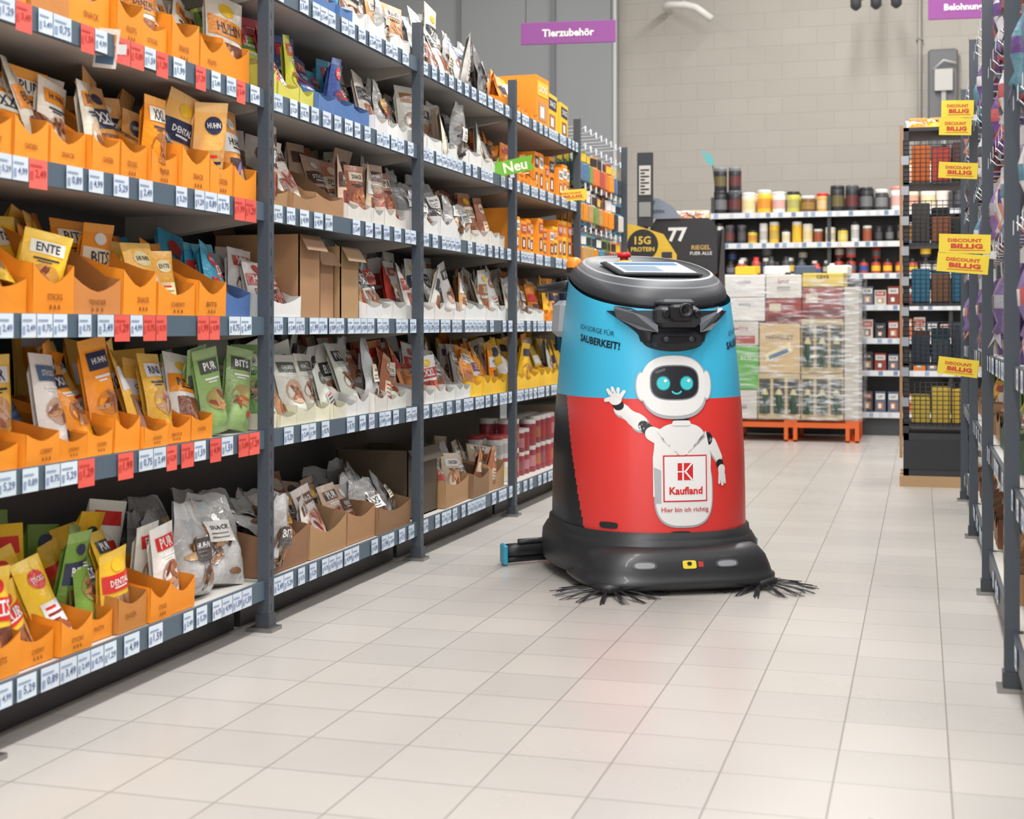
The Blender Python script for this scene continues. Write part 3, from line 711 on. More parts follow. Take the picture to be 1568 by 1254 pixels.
# ---------------------------------------------------------------- PALLET STACK
pl = empty('stacked_carton_pallet'); mb = MB()
x0, x1, y0, y1 = -1.50, -.46, 11.3, 11.98
OP = (226,104,44)
for y in (y0, (y0+y1)/2-.04, y1-.08): mb.box(None, x0, x1, y, y+.08, .11, .15, OP, mP)
for x in (x0, (x0+x1)/2-.05, x1-.1):
    mb.box(None, x, x+.1, y0, y1, .15, .17, OP, mP)
    for y in (y0, y1-.08): mb.box(None, x, x+.03, y, y+.08, 0, .11, OP, mP); mb.box(None, x+.07, x+.1, y, y+.08, 0, .11, OP, mP)
    mb.box(None, x, x+.1, y0, y1, 0, .012, OP, mP)
mb.build('steel_pallet', pl)
mb = MB(); W = x1-x0
def bx(u0,u1,v0,v1,col,txt=None,tcol=WHT, dy=0.0, kind=None, tw=.4):
    a0, a1 = ux(u0,y0), ux(u1,y0); s = 11.1/FP
    z1_, z0_ = HC+(500-v0)*s, HC+(500-v1)*s
    z0_ = max(z0_, .172)
    mb.bbox(None, a0+.004, a1-.004, y0+dy, y0+.66, z0_+.002, z1_-.002, .006, col, mC)
    if kind == 'crate':
        for q in range(3):
            aa = a0+(a1-a0)*(q+.5)/3; w = (a1-a0)*.13
            mb.box(None, aa-w, aa+w, y0+dy-.002, y0+dy, z0_+(z1_-z0_)*.12, z0_+(z1_-z0_)*.88, (66,58,48), mC)
            mb.lathe(T((aa, y0+dy-.0, z0_+(z1_-z0_)*.14)), [(w*.75,0,(50,74,56)),(w*.75,(z1_-z0_)*.4,(196,184,140)),(w*.3,(z1_-z0_)*.52,(48,62,50)),(w*.3,(z1_-z0_)*.7,(190,174,100))], (50,74,56), mG, 8)
    if kind == 'top':
        mb.box(None, a0+.02, a1-.02, y0+dy-.002, y0+dy, z0_+(z1_-z0_)*.1, z0_+(z1_-z0_)*.32, tuple(c*.7 for c in col), mC)
        mb.box(None, a0+.03, a0+.12, y0+dy-.002, y0+dy, z0_+(z1_-z0_)*.5, z0_+(z1_-z0_)*.8, (206,196,170), mC)
    if kind == 'grip':
        mb.box(None, (a0+a1)/2-.05, (a0+a1)/2+.05, y0+dy-.002, y0+dy, z0_+(z1_-z0_)*.35, z0_+(z1_-z0_)*.5, tuple(c*.75 for c in col), mC)
    if txt: text(mb, T(((a0+a1)/2, y0+dy-.003, z0_+(z1_-z0_)*.72)), txt, (a1-a0)*tw, tcol, mC, .01)
    return a0,a1,z0_,z1_
bx(1108,1160,598,655,(206,200,192),kind='grip'); bx(1160,1226,572,655,(196,176,134),kind='crate'); bx(1226,1292,572,655,(196,176,134),kind='crate'); 
bx(1108,1122,530,598,(200,194,186)); bx(1122,1162,530,598,(96,172,70),'eco',(230,240,220)); bx(1162,1226,495,572,(206,178,132),'FREIXENET',(100,74,46),tw=.66); bx(1226,1292,488,572,(190,170,124),kind='crate')
a0,a1,z0_,z1_ = bx(1108,1162,492,530,(206,200,190),'wine',(170,60,50)); mb.box(None, a0+.03,a1-.03,y0-.002,y0,z0_+.02,z0_+.08,(170,70,60),mC)
bx(1108,1172,455,492,(226,223,218),'weiss',(140,140,146),tw=.3); bx(1108,1172,420,455,(230,227,223),'weiss',(140,140,146),tw=.3)
bx(1172,1228,457,495,(150,52,44),kind='top'); bx(1172,1228,420,457,(218,212,204),'brut',(150,80,76),kind='grip',tw=.3); bx(1228,1292,440,488,(152,56,48),kind='top'); bx(1228,1292,418,440,(216,190,90),'cava',(100,76,50),tw=.3)
bx(1292,1316,440,655,(190,183,172)); 
gx = ux(1194,y0); mb.add([(gx-.1,y0-.004,.62),(gx+.1,y0-.004,.70),(gx+.08,y0-.004,.78),(gx-.12,y0-.004,.68)],[(0,1,2,3)],(230,214,176),mC)
mb.add([(gx-.08,y0-.006,.64),(gx+.07,y0-.006,.70),(gx+.06,y0-.006,.73),(gx-.085,y0-.006,.67)],[(0,1,2,3)],(90,120,150),mC)
for i in range(8):
    bottle(mb, T((x0+.1+i*.12, y0+.3, 1.302)), .035, R.uniform(.1,.17), R.choice([(226,222,216),(180,76,66),(64,64,68)]), R.choice([RED,DARK,WHT]))
for i in range(4): mb.bbox(T((x0+.15+i*.24, y0+.12, 1.30)) @ RZ(R.uniform(-.3,.3)), -.08,.08,0,.1,.012,.08,.008,R.choice([WHT,(220,214,205),YEL,(80,96,120)]),mC)
mb.build('cartons', pl)
mb = MB()
def wall_grid(p0, p1, z0, z1, nx, nz, nrm):
    vs = []; fs = []
    for j in range(nz+1):
        for i in range(nx+1):
            t = i/nx; o = .012+.007*sin(t*17+j*1.3)+R.uniform(0,.006)
            vs.append((p0[0]+(p1[0]-p0[0])*t+nrm[0]*o, p0[1]+(p1[1]-p0[1])*t+nrm[1]*o, z0+(z1-z0)*j/nz))
    for j in range(nz):
        for i in range(nx): fs.append((j*(nx+1)+i, j*(nx+1)+i+1, (j+1)*(nx+1)+i+1, (j+1)*(nx+1)+i))
    mb.add(vs, fs, (220,220,220), 0, True)
wall_grid((x0-.01,y0-.01),(x1+.02,y0-.01),.17,1.28,20,20,(0,-1))
wall_grid((x1+.02,y0-.01),(x1+.02,y1),.17,1.28,14,20,(1,0))
wall_grid((ux(1240,y0),y0-.02),(x1+.03,y0-.02),.17,1.26,20,24,(0,-1))
mb.build('stretch_wrap', pl, mats=[WRAP])

# ---------------------------------------------------------------- END-CAP DISPLAYS
mb = MB()
def scr(u, v, d):
    xc = (u-784)/FP*d; return (-SN*d+CS*xc, CS*d+SN*xc, HC+(500-v)/FP*d)
xp = scr(976,300,9.75)[0]
mb.bbox(None, xp, xp+.11, 9.595, 9.612, 1.58, 2.09, .004, (56,58,62), mC)
mb.box(None, xp+.04, xp+.07, 9.613, 9.633, 0, 2.0, (70,72,76), mP)
mb.box(None, xp+.015, xp+.095, 9.590, 9.594, 1.80, 2.0, (206,202,194), mC)
mb.box(None, xp+.015, xp+.095, 9.590, 9.594, 1.65, 1.75, (150,152,150), mC)
for i in range(8): mb.box(None, xp+.025, xp+.055+.03*(i%2), 9.588, 9.590, 1.81+i*.022, 1.82+i*.022, DARK, mC)
mb.build('promotion_header_post')
mb = MB()
px, py, _ = scr(1045, 400, 9.75); py = 9.68
wl = px-.2
mb.bbox(None, wl, wl+.44, py, py+.4, 0, .85, .01, (48,48,52), mC)
mb.box(None, wl+.02, wl+.42, py-.003, py, .1, .75, (60,60,64), mC)
for x in (wl, wl+.432):
    mb.add([(x,py,.85),(x,py+.4,.85),(x,py+.4,1.58),(x,py+.25,1.58),(x,py,1.1)],[(0,1,2,3,4)],(48,48,52),mC)
    mb.add([(x+.008,py,.85),(x+.008,py+.4,.85),(x+.008,py+.4,1.58),(x+.008,py+.25,1.58),(x+.008,py,1.1)],[(0,1,2,3,4)],(54,54,58),mC)
mb.box(None, wl, wl+.44, py+.38, py+.4, .85, 1.58, (48,48,52), mC)
hd = [(wl-.02,1.26),(wl+.44,1.26),(wl+.44,1.58),(wl+.38,1.64),(wl+.02,1.64),(wl-.02,1.58)]
for yy,cc_ in ((py+.0,(50,50,54)),(py+.008,(60,60,64))): mb.add([(a,yy,b) for a,b in hd],[tuple(range(6))],cc_,mC)
text(mb, T((wl+.17,py-.004,1.53)), '77', .13, WHT, mC, .04)
text(mb, T((wl+.33,py-.004,1.44)), 'RIEGEL', .13, (206,170,100), mC, .02); text(mb, T((wl+.33,py-.004,1.40)), 'FUER ALLE', .15, WHT, mC, .01)
for z in (.9,1.05,1.2):
    for i in range(4): 
        mb.bbox(None, wl+.02+i*.1, wl+.11+i*.1, py+.02, py+.36, z, z+.1, .005, R.choice([(216,180,76),(60,60,64),(180,86,60)]), mC)
tp = [(wl-.10,1.64),(wl+.2,1.64),(wl+.14,1.72),(wl+.04,1.78),(wl-.10,1.78)]
for yy in (py-.02,py-.014): mb.add([(a,yy,b) for a,b in tp],[tuple(range(5))],(134,144,158),mC)
text(mb, T((wl-.03,py-.026,1.745)), 'JETZT', .1, (50,54,62), mC, .01); text(mb, T((wl+.0,py-.026,1.69)), 'ZUGREIFEN', .16, (50,54,62), mC, .01)
mb.build('protein_bar_display')
mb = MB(); yy0 = 9.45
qx = ux(953, yy0)
hd = [(qx,1.24),(qx+.36,1.22),(qx+.37,1.38),(qx+.28,1.52),(qx+.1,1.58),(qx,1.60)]
for yy in (yy0, yy0+.006): mb.add([(a,yy,b) for a,b in hd],[tuple(range(6))],(234,192,64),mC)
mb.bbox(None, qx, qx+.36, yy0+.008, yy0+.13, 0, 1.24, .008, (228,186,70), mC)
mb.lathe(T((qx+.14, yy0-.001, 1.45)) @ RX(radians(90)), [(.105,0),(.105,.003)], (50,48,48), mC, 28)
text(mb, T((qx+.14,yy0-.006,1.48)), '15G', .11, (230,196,90), mC, .03); text(mb, T((qx+.14,yy0-.006,1.42)), 'PROTEIN', .16, (230,196,90), mC, .03)
mb.bbox(None, qx+.27, qx+.34, yy0-.01, yy0-.002, 1.36, 1.40, .003, (60,60,66), mC)
mb.build('snack_display_stand')
mb = MB()
for i in range(5):
    p = scr(1040+i*10, 325, 10.05)
    pouch(mb, T((p[0], py+.12, 1.585)) @ RZ(R.uniform(-.3,.3)) @ RX(-.6), .14,.15,.05,R.choice(ST_WHT))
mb.build('snack_bags')

# ---------------------------------------------------------------- HANGING SIGNS
def sign(name, x, y, z, w, h, txt, post_top=5.38):
    mb = MB(); M = T((x,y,z)) @ RZ(TH*.4)
    mb.bbox(M, -w/2, w/2, -.006, .006, -h/2, h/2, .003, (146,76,148), mC)
    text(mb, M @ T((0,-.009,0)), txt, w*.55, WHT, mC, .035)
    for a in (-w*.45, w*.45): mb.tube([(a,0,h/2),(a,0,post_top-z)], .003, (120,120,124), mM, 5, M)
    mb.build(name)
p = scr(870, 50, 9.8); sign('aisle_sign', p[0], p[1], p[2], 146*9.8/FP, 34*9.8/FP, 'Tierzubehör')
p = scr(1475, 12, 9.8); sign('aisle_sign', p[0], p[1], p[2], 104*9.8/FP, 34*9.8/FP, 'Belohnung')

# ---------------------------------------------------------------- CLEANING ROBOT
PHI = TH + radians(12)
rx = -SN*5.27+CS*.4985; ry = CS*5.27+SN*.4985
RB = empty('cleaning_robot', T((rx, ry, 0)) @ RZ(PHI))
class Hull:
    def __init__(s, prof, n=2.4, yc=0.0):
        s.p = prof; s.n = n; s.yc = yc; s.cache = {}
    def WL(s, z):
        p = s.p
        if z <= p[0][0]: return p[0][1], p[0][2]
        for a, b in zip(p, p[1:]):
            if z <= b[0]:
                t = (z-a[0])/(b[0]-a[0]); return a[1]+(b[1]-a[1])*t, a[2]+(b[2]-a[2])*t
        return p[-1][1], p[-1][2]
    def ring(s, z):
        k = round(z, 4)
        if k in s.cache: return s.cache[k]
        W, L = s.WL(z); N = 240; e = 2/s.n; pts = []
        for i in range(N+1):
            a = pi*i/N; sa, ca = abs(sin(a)), cos(a)
            pts.append((W*sa**e, -L*math.copysign(abs(ca)**e, ca)))
        cum = [0]
        for p, q in zip(pts, pts[1:]): cum.append(cum[-1]+math.hypot(q[0]-p[0], q[1]-p[1]))
        s.cache[k] = (pts, cum); return s.cache[k]
    def at(s, sv, z, off=0.0):
        pts, cum = s.ring(z); g = 1 if sv >= 0 else -1; q = min(abs(sv), cum[-1]-1e-6)
        lo, hi = 0, len(cum)-1
        while hi-lo > 1:
            m = (lo+hi)//2
            if cum[m] <= q: lo = m
            else: hi = m
        t = (q-cum[lo])/max(1e-9, cum[hi]-cum[lo])
        x = pts[lo][0]+(pts[hi][0]-pts[lo][0])*t; y = pts[lo][1]+(pts[hi][1]-pts[lo][1])*t
        l2, h2 = max(0, lo-2), min(len(pts)-1, hi+2)
        tx, ty = pts[h2][0]-pts[l2][0], pts[h2][1]-pts[l2][1]; l = math.hypot(tx, ty) or 1
        nx, ny = ty/l, -tx/l
        return ((x+nx*off)*g, y+ny*off+s.yc, z)
    def per(s, z): return s.ring(z)[1][-1]*2
H = Hull([(.15,.335,.412),(.3,.334,.409),(.45,.331,.404),(.6,.323,.395),(.75,.311,.381),(.9,.296,.363),(1.0,.284,.349),(1.2,.259,.322)], 2.45)
BLU = (66,190,230); RD = (229,62,58); BKK = (38,39,42)
def ztop(y): return 1.045+.25*y
mb = MB(); NS, NZ = 260, 110; zb = .17; vs = []; info = []
for j in range(NZ+1):
    row = []
    for i in range(NS):
        q = i/NS-.5
        yt = H.at(q*H.per(1.0), 1.0)[1]; zt = ztop(yt)
        jj = 62
        if j <= jj: z = zb+(.652-zb)*j/jj
        else: z = .652+(zt-.652)*(j-jj)/(NZ-jj)
        s_ = q*H.per(z); vs.append(H.at(s_, z)); row.append((s_, z))
    info.append(row)
fs = []; cols = []
for j in range(NZ):
    for i in range(NS):
        k = (i+1) % NS; fs.append((j*NS+i, j*NS+k, (j+1)*NS+k, (j+1)*NS+i))
        s_, z = info[j][i]; z2 = info[j+1][i][1]; zm = (z+z2)/2; s_ += H.per(zm)/NS/2
        if zm > .652: c = BLU
        elif zm < .196: c = BKK
        elif abs(s_) < .375+.15*((zm-.19)/.46): c = RD
        else: c = BKK
        cols.append(c)
mb.add(vs, fs, cols, mG, True); mb.build('body_shell', RB)

dc = MB()
def P(u, v): return ((u-1045)/440.0, .9-(v-500)*.002236)
def decal(poly, col, layer, rings=4, hull=H):
    n = len(poly); cx = sum(p[0] for p in poly)/n; cz = sum(p[1] for p in poly)/n
    off = .0012+.0008*layer
    vs = [hull.at(cx, cz, off)]
    for r in range(1, rings+1):
        t = r/rings
        vs += [hull.at(cx+(p[0]-cx)*t, cz+(p[1]-cz)*t, off) for p in poly]
    fs = [(0, 1+i, 1+(i+1) % n) for i in range(n)]
    for r in range(1, rings):
        o, o2 = 1+(r-1)*n, 1+r*n
        fs += [(o+i, o2+i, o2+(i+1) % n, o+(i+1) % n) for i in range(n)]
    dc.add(vs, fs, col, mG, True)
def ell(cu, cv, ru, rv, col, layer, p=2.0, rot=0.0, n=40):
    pts = []
    for i in range(n):
        a = 2*pi*i/n; x = ru*math.copysign(abs(cos(a))**(2/p), cos(a)); y = rv*math.copysign(abs(sin(a))**(2/p), sin(a))
        pts.append(P(cu+x*cos(rot)-y*sin(rot), cv+x*sin(rot)+y*cos(rot)))
    decal(pts, col, layer)
def cap(u1, v1, u2, v2, r1, r2, col, layer):
    a = math.atan2(v2-v1, u2-u1); pts = []
    for i in range(9): t = a+pi/2+pi*i/8; pts.append(P(u1+r1*cos(t), v1+r1*sin(t)))
    for i in range(9): t = a-pi/2+pi*i/8; pts.append(P(u2+r2*cos(t), v2+r2*sin(t)))
    decal(pts, col, layer)
def poly(pts, col, layer):
    q = []
    for i in range(len(pts)):
        a, b = pts[i], pts[(i+1) % len(pts)]
        for k in range(4): q.append(P(a[0]+(b[0]-a[0])*k/4, a[1]+(b[1]-a[1])*k/4))
    decal(q, col, layer)
W1 = (238,238,236); G1 = (178,184,190); D1 = (38,40,46); CY = (70,206,214)
cap(952,628,983,650,11,13,G1,0); cap(951,626,981,647,10,12,W1,1)
cap(987,652,998,662,8,9,D1,1); cap(1000,664,1012,670,11,12,W1,2)
ell(949,621,9,8,D1,2); ell(944,612,11,9,W1,3); 
cap(936,612,928,614,3.6,2.8,W1,4); cap(938,606,932,598,3.4,2.6,W1,4); cap(943,604,940,595,3.4,2.6,W1,4); cap(948,604,950,596,3.4,2.6,W1,4); cap(953,608,959,600,3.4,2.6,W1,4)
for a in ((936,607),(941,602),(947,601)): ell(a[0],a[1],1.3,2,G1,5)
ell(1087,673,9,10,D1,1); cap(1093,680,1106,703,10,8,G1,0); cap(1094,680,1107,702,9,7,W1,1); ell(1109,712,7,7,D1,2); cap(1112,720,1112,728,7,6,W1,3)
cap(1108,729,1107,741,2.8,2.2,W1,4); cap(1112,731,1113,744,2.8,2.2,W1,4); cap(1116,729,1118,741,2.8,2.2,W1,4)
ell(1044,684,42,36,G1,1,2.6); ell(1044,682,40,34,W1,2,2.6)
poly([(1006,660),(1030,690),(1060,690),(1084,660),(1092,700),(1090,760),(1000,760),(1000,700)],W1,3)
ell(1048,752,47,56,G1,2,3.0); ell(1048,751,45,54,W1,4,3.0)
poly([(1001,715),(1012,720),(1012,770),(1003,770)],G1,5)
poly([(1030,634),(1058,634),(1054,652),(1034,652)],D1,4); cap(1034,648,1055,648,4,4,W1,5)
ell(986,592,10,23,G1,4); ell(1087,590,9,23,G1,4); ell(986,592,8,21,W1,5); ell(1087,590,7,21,W1,5)
ell(1036,593,52,49,G1,5,2.5); ell(1035,591,50,46,W1,6,2.5)
ell(1036,586,38,27,(120,126,134),7,3.0); ell(1036,586,36,25,D1,8,3.0)
for cu in (1018,1054): ell(cu,587,11,11.5,(26,120,130),9); ell(cu,587,9.5,10,CY,10); ell(cu+3,583,2.5,2.5,W1,11)
cap(1008,570,1020,566,2,2,(90,96,104),9)
for k in range(6):
    t0 = radians(200+k*23); t1 = radians(200+(k+1)*23)
    cap(1038-7*cos(t0),602-5*sin(t0)-4, 1038-7*cos(t1),602-5*sin(t1)-4,1.4,1.4,CY,9)
LR = (218,44,48)
poly([(1015,697),(1084,697),(1084,768),(1015,768)],LR,6); poly([(1017,699),(1082,699),(1082,766),(1017,766)],(245,245,245),7)
poly([(1037,709),(1061,709),(1061,735),(1037,735)],LR,8)
poly([(1044,709),(1046.5,709),(1046.5,735),(1044,735)],(245,245,245),9)
poly([(1047,722),(1058,709),(1061.5,709),(1050.5,722)],(245,245,245),9); poly([(1047,722),(1050.5,722),(1061.5,735),(1058,735)],(245,245,245),9)
poly([(1036,721),(1048,721),(1048,723),(1036,723)],(245,245,245),9)
def htext(txt, cu, cv, wpx, col, layer, rot=0.0, off=.02, sc=None, szc=None, hull=H):
    vs, fs, tw, th = tmesh(txt, off); k = wpx/tw
    s0, z0 = P(cu, cv) if sc is None else (sc, szc)
    o = []
    for a, b in vs:
        a, b = a*k, b*k; a, b = a*cos(rot)-b*sin(rot), a*sin(rot)+b*cos(rot)
        o.append(hull.at(s0+a, z0+b, .0012+.0008*layer))
    dc.add(o, fs, col, mG, False)
htext('Kaufland', 1050, 751, 52/440, LR, 9, off=.03)
htext('Hier bin ich richtig', 1049, 781, 74/440, (190,60,60), 7, off=.01)
for sg in (-1, 1):
    rr = radians(-9) if sg < 0 else radians(9)
    htext('ICH SORGE FÜR', 0,0, .18, (26,70,92), 1, rr, 0.0, sg*.315, .890)
    htext('SAUBERKEIT!', 0,0, .20, (14,34,48), 1, rr, .03, sg*.305, .847)
for (u,v) in ((930,806),(1042,818)): ell(u, v, 16, 5, BKK, 2, 4)
dc.build('printed_graphics', RB)

def tilt_loft(rings, cols, n=2.45, N=72, mat=mL, capc=None):
    vs = []; fs = []; cl = []; e = 2/n
    for (W,L,z0,t,yc) in rings:
        for i in range(N):
            a = 2*pi*i/N; x = W*math.copysign(abs(sin(a))**e, sin(a)); y = -L*math.copysign(abs(cos(a))**e, cos(a))+yc
            vs.append((x, y, z0+t*y))
    for k in range(len(rings)-1):
        for i in range(N):
            j = (i+1) % N; fs.append((k*N+i, k*N+j, (k+1)*N+j, (k+1)*N+i)); cl.append(cols[k])
    fs.append(tuple((len(rings)-1)*N+i for i in range(N))); cl.append(capc or cols[-1])
    fs.append(tuple(N-1-i for i in range(N))); cl.append(cols[0])
    return vs, fs, cl
mb = MB()
vs, fs, cl = tilt_loft([(.263,.327,1.0,.25,0),(.267,.331,1.042,.25,0),(.271,.335,1.05,.25,0),(.273,.337,1.056,.245,0),(.267,.332,1.078,.235,0),(.248,.31,1.100,.22,.0),(.242,.304,1.104,.22,.0),(.226,.284,1.118,.205,.0),(.216,.272,1.120,.2,0),(.21,.266,1.112,.2,0)],
   [BKK,BKK,(46,48,52),(48,50,54),(54,56,61),(110,114,120),(66,69,74),(150,153,158),(44,46,50)], capc=(64,66,70))
mb.add(vs, fs, cl, mL, True)
mb.build('lid', RB)
mb = MB(); Ms = T((0,-.03,1.110)) @ RX(math.atan(.2)) 
mb.bbox(Ms, -.155,.155,-.16,.12,-.002,.012,.01,(34,36,40),mL)
mb.build('screen_bezel', RB)
mb = MB(); mb.add([(-.135,-.14,.0125),(.135,-.14,.0125),(.135,.1,.0125),(-.135,.1,.0125)],[(0,1,2,3)],WHT,0,False,Ms); 
mb.build('touch_screen', RB, mats=[mat_emit('screen_glow',(196,214,226),.5)])
mb = MB(); mb.add([(-.12,.02,.0135),(.12,.02,.0135),(.12,.08,.0135),(-.12,.08,.0135)],[(0,1,2,3)],(60,110,160),mG,False,Ms)
mb.add([(-.12,-.12,.0135),(.02,-.12,.0135),(.02,0,.0135),(-.12,0,.0135)],[(0,1,2,3)],(120,140,160),mG,False,Ms)
mb.lathe(T((-.03,.19,1.142)), [(.03,0,(240,200,40)),(.03,.01,(60,60,60)),(.016,.012,(200,30,30)),(.016,.022,(224,36,36)),(.026,.024,(224,36,36)),(.026,.036,(224,36,36)),(.02,.042,(224,36,36))], RED, mG, 20)
mb.lathe(T((-.235,.16,1.102)), [(.03,0,(40,40,44)),(.03,.02,(245,140,20)),(.03,.04,(245,140,20)),(.022,.055,(245,140,20)),(.008,.06,(245,140,20))], ORG, mG, 18)
mb.tube([(-.25,.2,1.06),(-.29,.32,1.05),(-.30,.42,1.05),(-.27,.455,1.05),(.27,.455,1.05),(.30,.42,1.05),(.29,.32,1.05),(.25,.2,1.06)], .017, (40,41,44), mL, 12)
mb.bbox(T((-.245,.29,.86)) @ RY(.06), -.035,.03,-.07,.07,0,.14,.02,(176,182,188),mL)
mb.bbox(T((.245,.29,.86)), -.03,.035,-.07,.07,0,.14,.02,(176,182,188),mL)
mb.build('controls_and_handle', RB)

mb = MB(); nu, nv = 32, 20; vs = []; fs = []; SC = -.018
for j in range(nv+1):
    v = j/nv; z = .812+v*.143
    hw = .108+.018*min(1, v/.45)+.12*max(0, (v-.42)/.58)**1.2
    for i in range(nu+1):
        u = i/nu*2-1; pr = (1-abs(u)**7)*(min(1, v*5+.08))
        off = -.003+ .03*pr*(1 if v > .2 else .7)
        vs.append(H.at(SC+u*hw, z + .02*u*u*(1 if v < .25 else 0), off))
for j in range(nv):
    for i in range(nu): fs.append((j*(nu+1)+i, j*(nu+1)+i+1, (j+1)*(nu+1)+i+1, (j+1)*(nu+1)+i))
mb.add(vs, fs, (38,40,44), mL, True)
yf = -.39; MS = T((SC,0,0))
mb.bbox(MS @ T((0,yf,.832)), -.088,.088,-.03,.05,0,.052,.012,(32,34,38),mL)
mb.bbox(MS @ T((0,yf-.002,.842)), -.064,.064,-.032,.0,0,.028,.006,(20,20,24),mG)
for x in (-.045,.045): mb.lathe(MS @ T((x,yf-.033,.857)) @ RX(radians(90)), [(.009,0),(.009,.004),(.006,.005)], (60,64,72), mG, 14)
for sg in (-1,1):
    mb.add([(sg*.075,yf-.035,.905),(sg*.15,yf+.0,.945),(sg*.2,yf+.07,.962),(sg*.19,yf+.07,.93),(sg*.13,yf+.0,.89),(sg*.075,yf-.04,.88)],[(0,1,2,3,4,5)],(92,96,102),mL,False,MS)
    mb.add([(sg*.075,yf-.035,.905),(sg*.15,yf+.0,.945),(sg*.2,yf+.07,.962),(sg*.19,yf+.1,.972),(sg*.14,yf+.07,.965),(sg*.07,yf+.03,.93)],[(0,1,2,3,4,5)],(66,70,76),mL,False,MS)
mb.bbox(MS @ T((0,yf-.01,.895)) @ RX(-.1), -.078,.078,-.04,.06,0,.075,.016,(46,48,52),mL)
mb.bbox(MS @ T((0,yf-.052,.93)), -.04,.04,-.02,.04,-.01,.045,.01,(26,27,30),mL)
mb.lathe(MS @ T((0.012,yf-.07,.955)) @ RX(radians(90)), [(.024,-.01),(.024,.012),(.018,.014),(.016,.008),(.004,.01)], (22,22,26), mG, 22)
mb.lathe(MS @ T((-.05,yf-.05,.945)) @ RX(radians(90)), [(.014,-.01),(.014,.008),(.01,.01)], (22,22,26), mG, 16)
mb.lathe(MS @ T((.06,yf-.05,.945)) @ RX(radians(90)), [(.012,-.01),(.012,.008),(.008,.01)], (22,22,26), mG, 16)
mb.bbox(MS @ T((0,yf+.0,.968)), -.06,.06,-.03,.06,0,.026,.01,(60,63,68),mL)
mb.build('sensor_housing', RB)

mb = MB(); N = 90
def loft(prof, n, yc, col, mat=mL):
    vs = []; fs = []; e = 2/n; cl = []
    for (z,W,L) in prof:
        for i in range(N):
            a = 2*pi*i/N
            vs.append((W*math.copysign(abs(sin(a))**e, sin(a)), -L*math.copysign(abs(cos(a))**e, cos(a))+yc, z))
    for k in range(len(prof)-1):
        for i in range(N): j = (i+1) % N; fs.append((k*N+i, k*N+j, (k+1)*N+j, (k+1)*N+i))
    fs.append(tuple((len(prof)-1)*N+i for i in range(N))); fs.append(tuple(N-1-i for i in range(N)))
    mb.add(vs, fs, col, mat, True)
loft([(.035,.352,.427),(.04,.365,.442),(.09,.371,.447),(.14,.367,.443),(.165,.353,.427),(.172,.345,.417),(.195,.342,.415)], 2.6, 0, (40,41,44))
BH = Hull([(.022,.342,.246),(.030,.352,.256),(.046,.352,.256),(.052,.342,.246),(.075,.336,.24),(.11,.322,.226),(.135,.30,.207),(.15,.276,.185)], 3.4, -.266)
loft([(.016,.332,.238),(.022,.342,.246),(.030,.352,.256),(.046,.352,.256),(.052,.342,.246),(.075,.336,.24),(.11,.322,.226),(.135,.30,.207),(.147,.276,.185),(.152,.246,.155)], 3.4, -.266, (44,45,48), mG)
mb.build('base_skirt', RB)
dc = MB()
def P2(cx, cz, rx_, rz_, col, layer, p=2):
    pts = []
    for i in range(28):
        a = 2*pi*i/28; pts.append((cx+rx_*math.copysign(abs(cos(a))**(2/p), cos(a)), cz+rz_*math.copysign(abs(sin(a))**(2/p), sin(a))))
    decal(pts, col, layer, hull=BH)
for s_ in (-.16, .13): P2(s_, .1, .042, .013, (80,82,86), 1, 3); P2(s_, .1, .034, .009, (150,152,156), 2, 3)
P2(-.005,.1,.024,.013,(236,210,60),1,6); P2(-.005,.103,.008,.006,(40,40,40),2,3); P2(.035,.1,.009,.009,(190,60,60),1,6)
dc.build('bumper_lights_and_stickers', RB)
mb = MB()
for sg in (-1,1):
    c = Vector((sg*.27,-.44,0))
    mb.lathe(T((c.x,c.y,.012)), [(.05,0),(.06,.01),(.06,.022),(.03,.03)], (36,36,40), mL, 20)
    for i in range(16):
        a0 = 2*pi*i/16+R.uniform(-.07,.07)
        for k in range(6):
            a = a0+R.uniform(-.06,.06); r = R.uniform(.16,.205)
            d = Vector((cos(a), sin(a), 0)); d2 = Vector((cos(a+R.uniform(-.03,.03)), sin(a+R.uniform(-.03,.03)), 0))
            mb.tube([tuple(c+d*.05+Vector((0,0,.022))), tuple(c+d*.12+Vector((0,0,.016))), tuple(c+d2*r+Vector((0,0,.003)))], .0017, (34,34,38), mL, 4, rs=[.0026,.0018,.0012])
mb.build('side_brushes', RB)
mb = MB(); pts = []
for i in range(21):
    t = i/20*2-1; pts.append((t*.49, .20+.08*(1-t*t), .055))
mb.tube(pts, .026, (34,35,38), mL, 8)
mb.tube([(p[0],p[1],.022) for p in pts], .014, (28,28,30), mL, 6)
mb.tube([(p[0],p[1]-.01,.088) for p in pts[1:-1]], .01, (60,62,66), mL, 6)
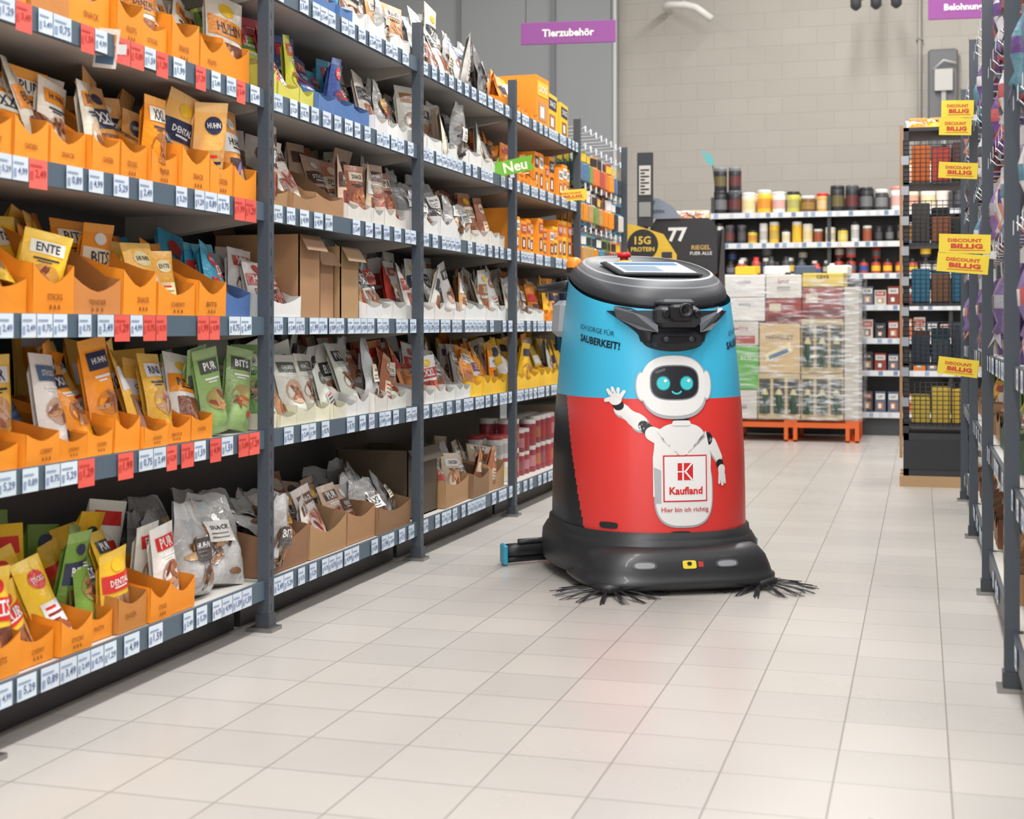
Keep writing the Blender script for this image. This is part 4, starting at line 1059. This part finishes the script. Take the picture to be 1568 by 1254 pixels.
for sg in (-1,1): mb.bbox(T((sg*.497,.2,.004)), -.009,.009,-.03,.04,0,.075,.005,(40,150,180),mL)
for sg in (-1,1): mb.lathe(T((sg*.25,.1,.05)) @ RY(radians(90)), [(.05,-.02),(.05,.02)], (24,24,26), mL, 20)
for sg in (-1,1): mb.lathe(T((sg*.2,.05,.045)) @ RY(radians(90)), [(.045,-.02),(.045,.02)], (24,24,26), mL, 20)
mb.build('squeegee_and_wheels', RB)

# ---------------------------------------------------------------- LIGHTS
def lamp(x, y, L, power):
    e = empty('ceiling_lamp', T((x, y, 5.2)))
    mb = MB(); mb.bbox(None, -.12,.12,-L/2,L/2,.02,.1,.01,(230,230,230),mP); mb.tube([(0,-L/3,.1),(0,-L/3,.2)],.006,(160,160,160),mM,6); mb.tube([(0,L/3,.1),(0,L/3,.2)],.006,(160,160,160),mM,6)
    o = mb.build('housing', e)
    ld = bpy.data.lights.new('tube', 'AREA'); ld.shape = 'RECTANGLE'; ld.size = .3; ld.size_y = L; ld.energy = power; ld.color = (1,.992,.976)
    lo = bpy.data.objects.new('tube_light', ld); bpy.context.scene.collection.objects.link(lo); lo.parent = e; lo.location = (0,0,0)
for y in (1.5, 6.0, 10.5):
    for x, pw in ((-4.2,50),(-.5,182),(2.6,86)):
        lamp(x, y, 4.0, pw)
w = bpy.data.worlds.new('World'); bpy.context.scene.world = w; w.use_nodes = True
w.node_tree.nodes['Background'].inputs[0].default_value = (1,.995,.985,1); w.node_tree.nodes['Background'].inputs[1].default_value = 2.2  # added fill light, enters through the end left open behind the camera

# ---------------------------------------------------------------- CAMERA
cd = bpy.data.cameras.new('camera'); co = bpy.data.objects.new('camera', cd); bpy.context.scene.collection.objects.link(co)
cd.sensor_width = 36; cd.lens = 36*FP/1568; cd.shift_y = -127/1568
co.location = (0,0,HC); co.rotation_euler = (radians(90), 0, TH)
cd.dof.use_dof = True; cd.dof.focus_distance = 4.95; cd.dof.aperture_fstop = 4.5
bpy.context.scene.camera = co
try: bpy.context.scene.view_settings.view_transform = 'Standard'
except Exception: pass
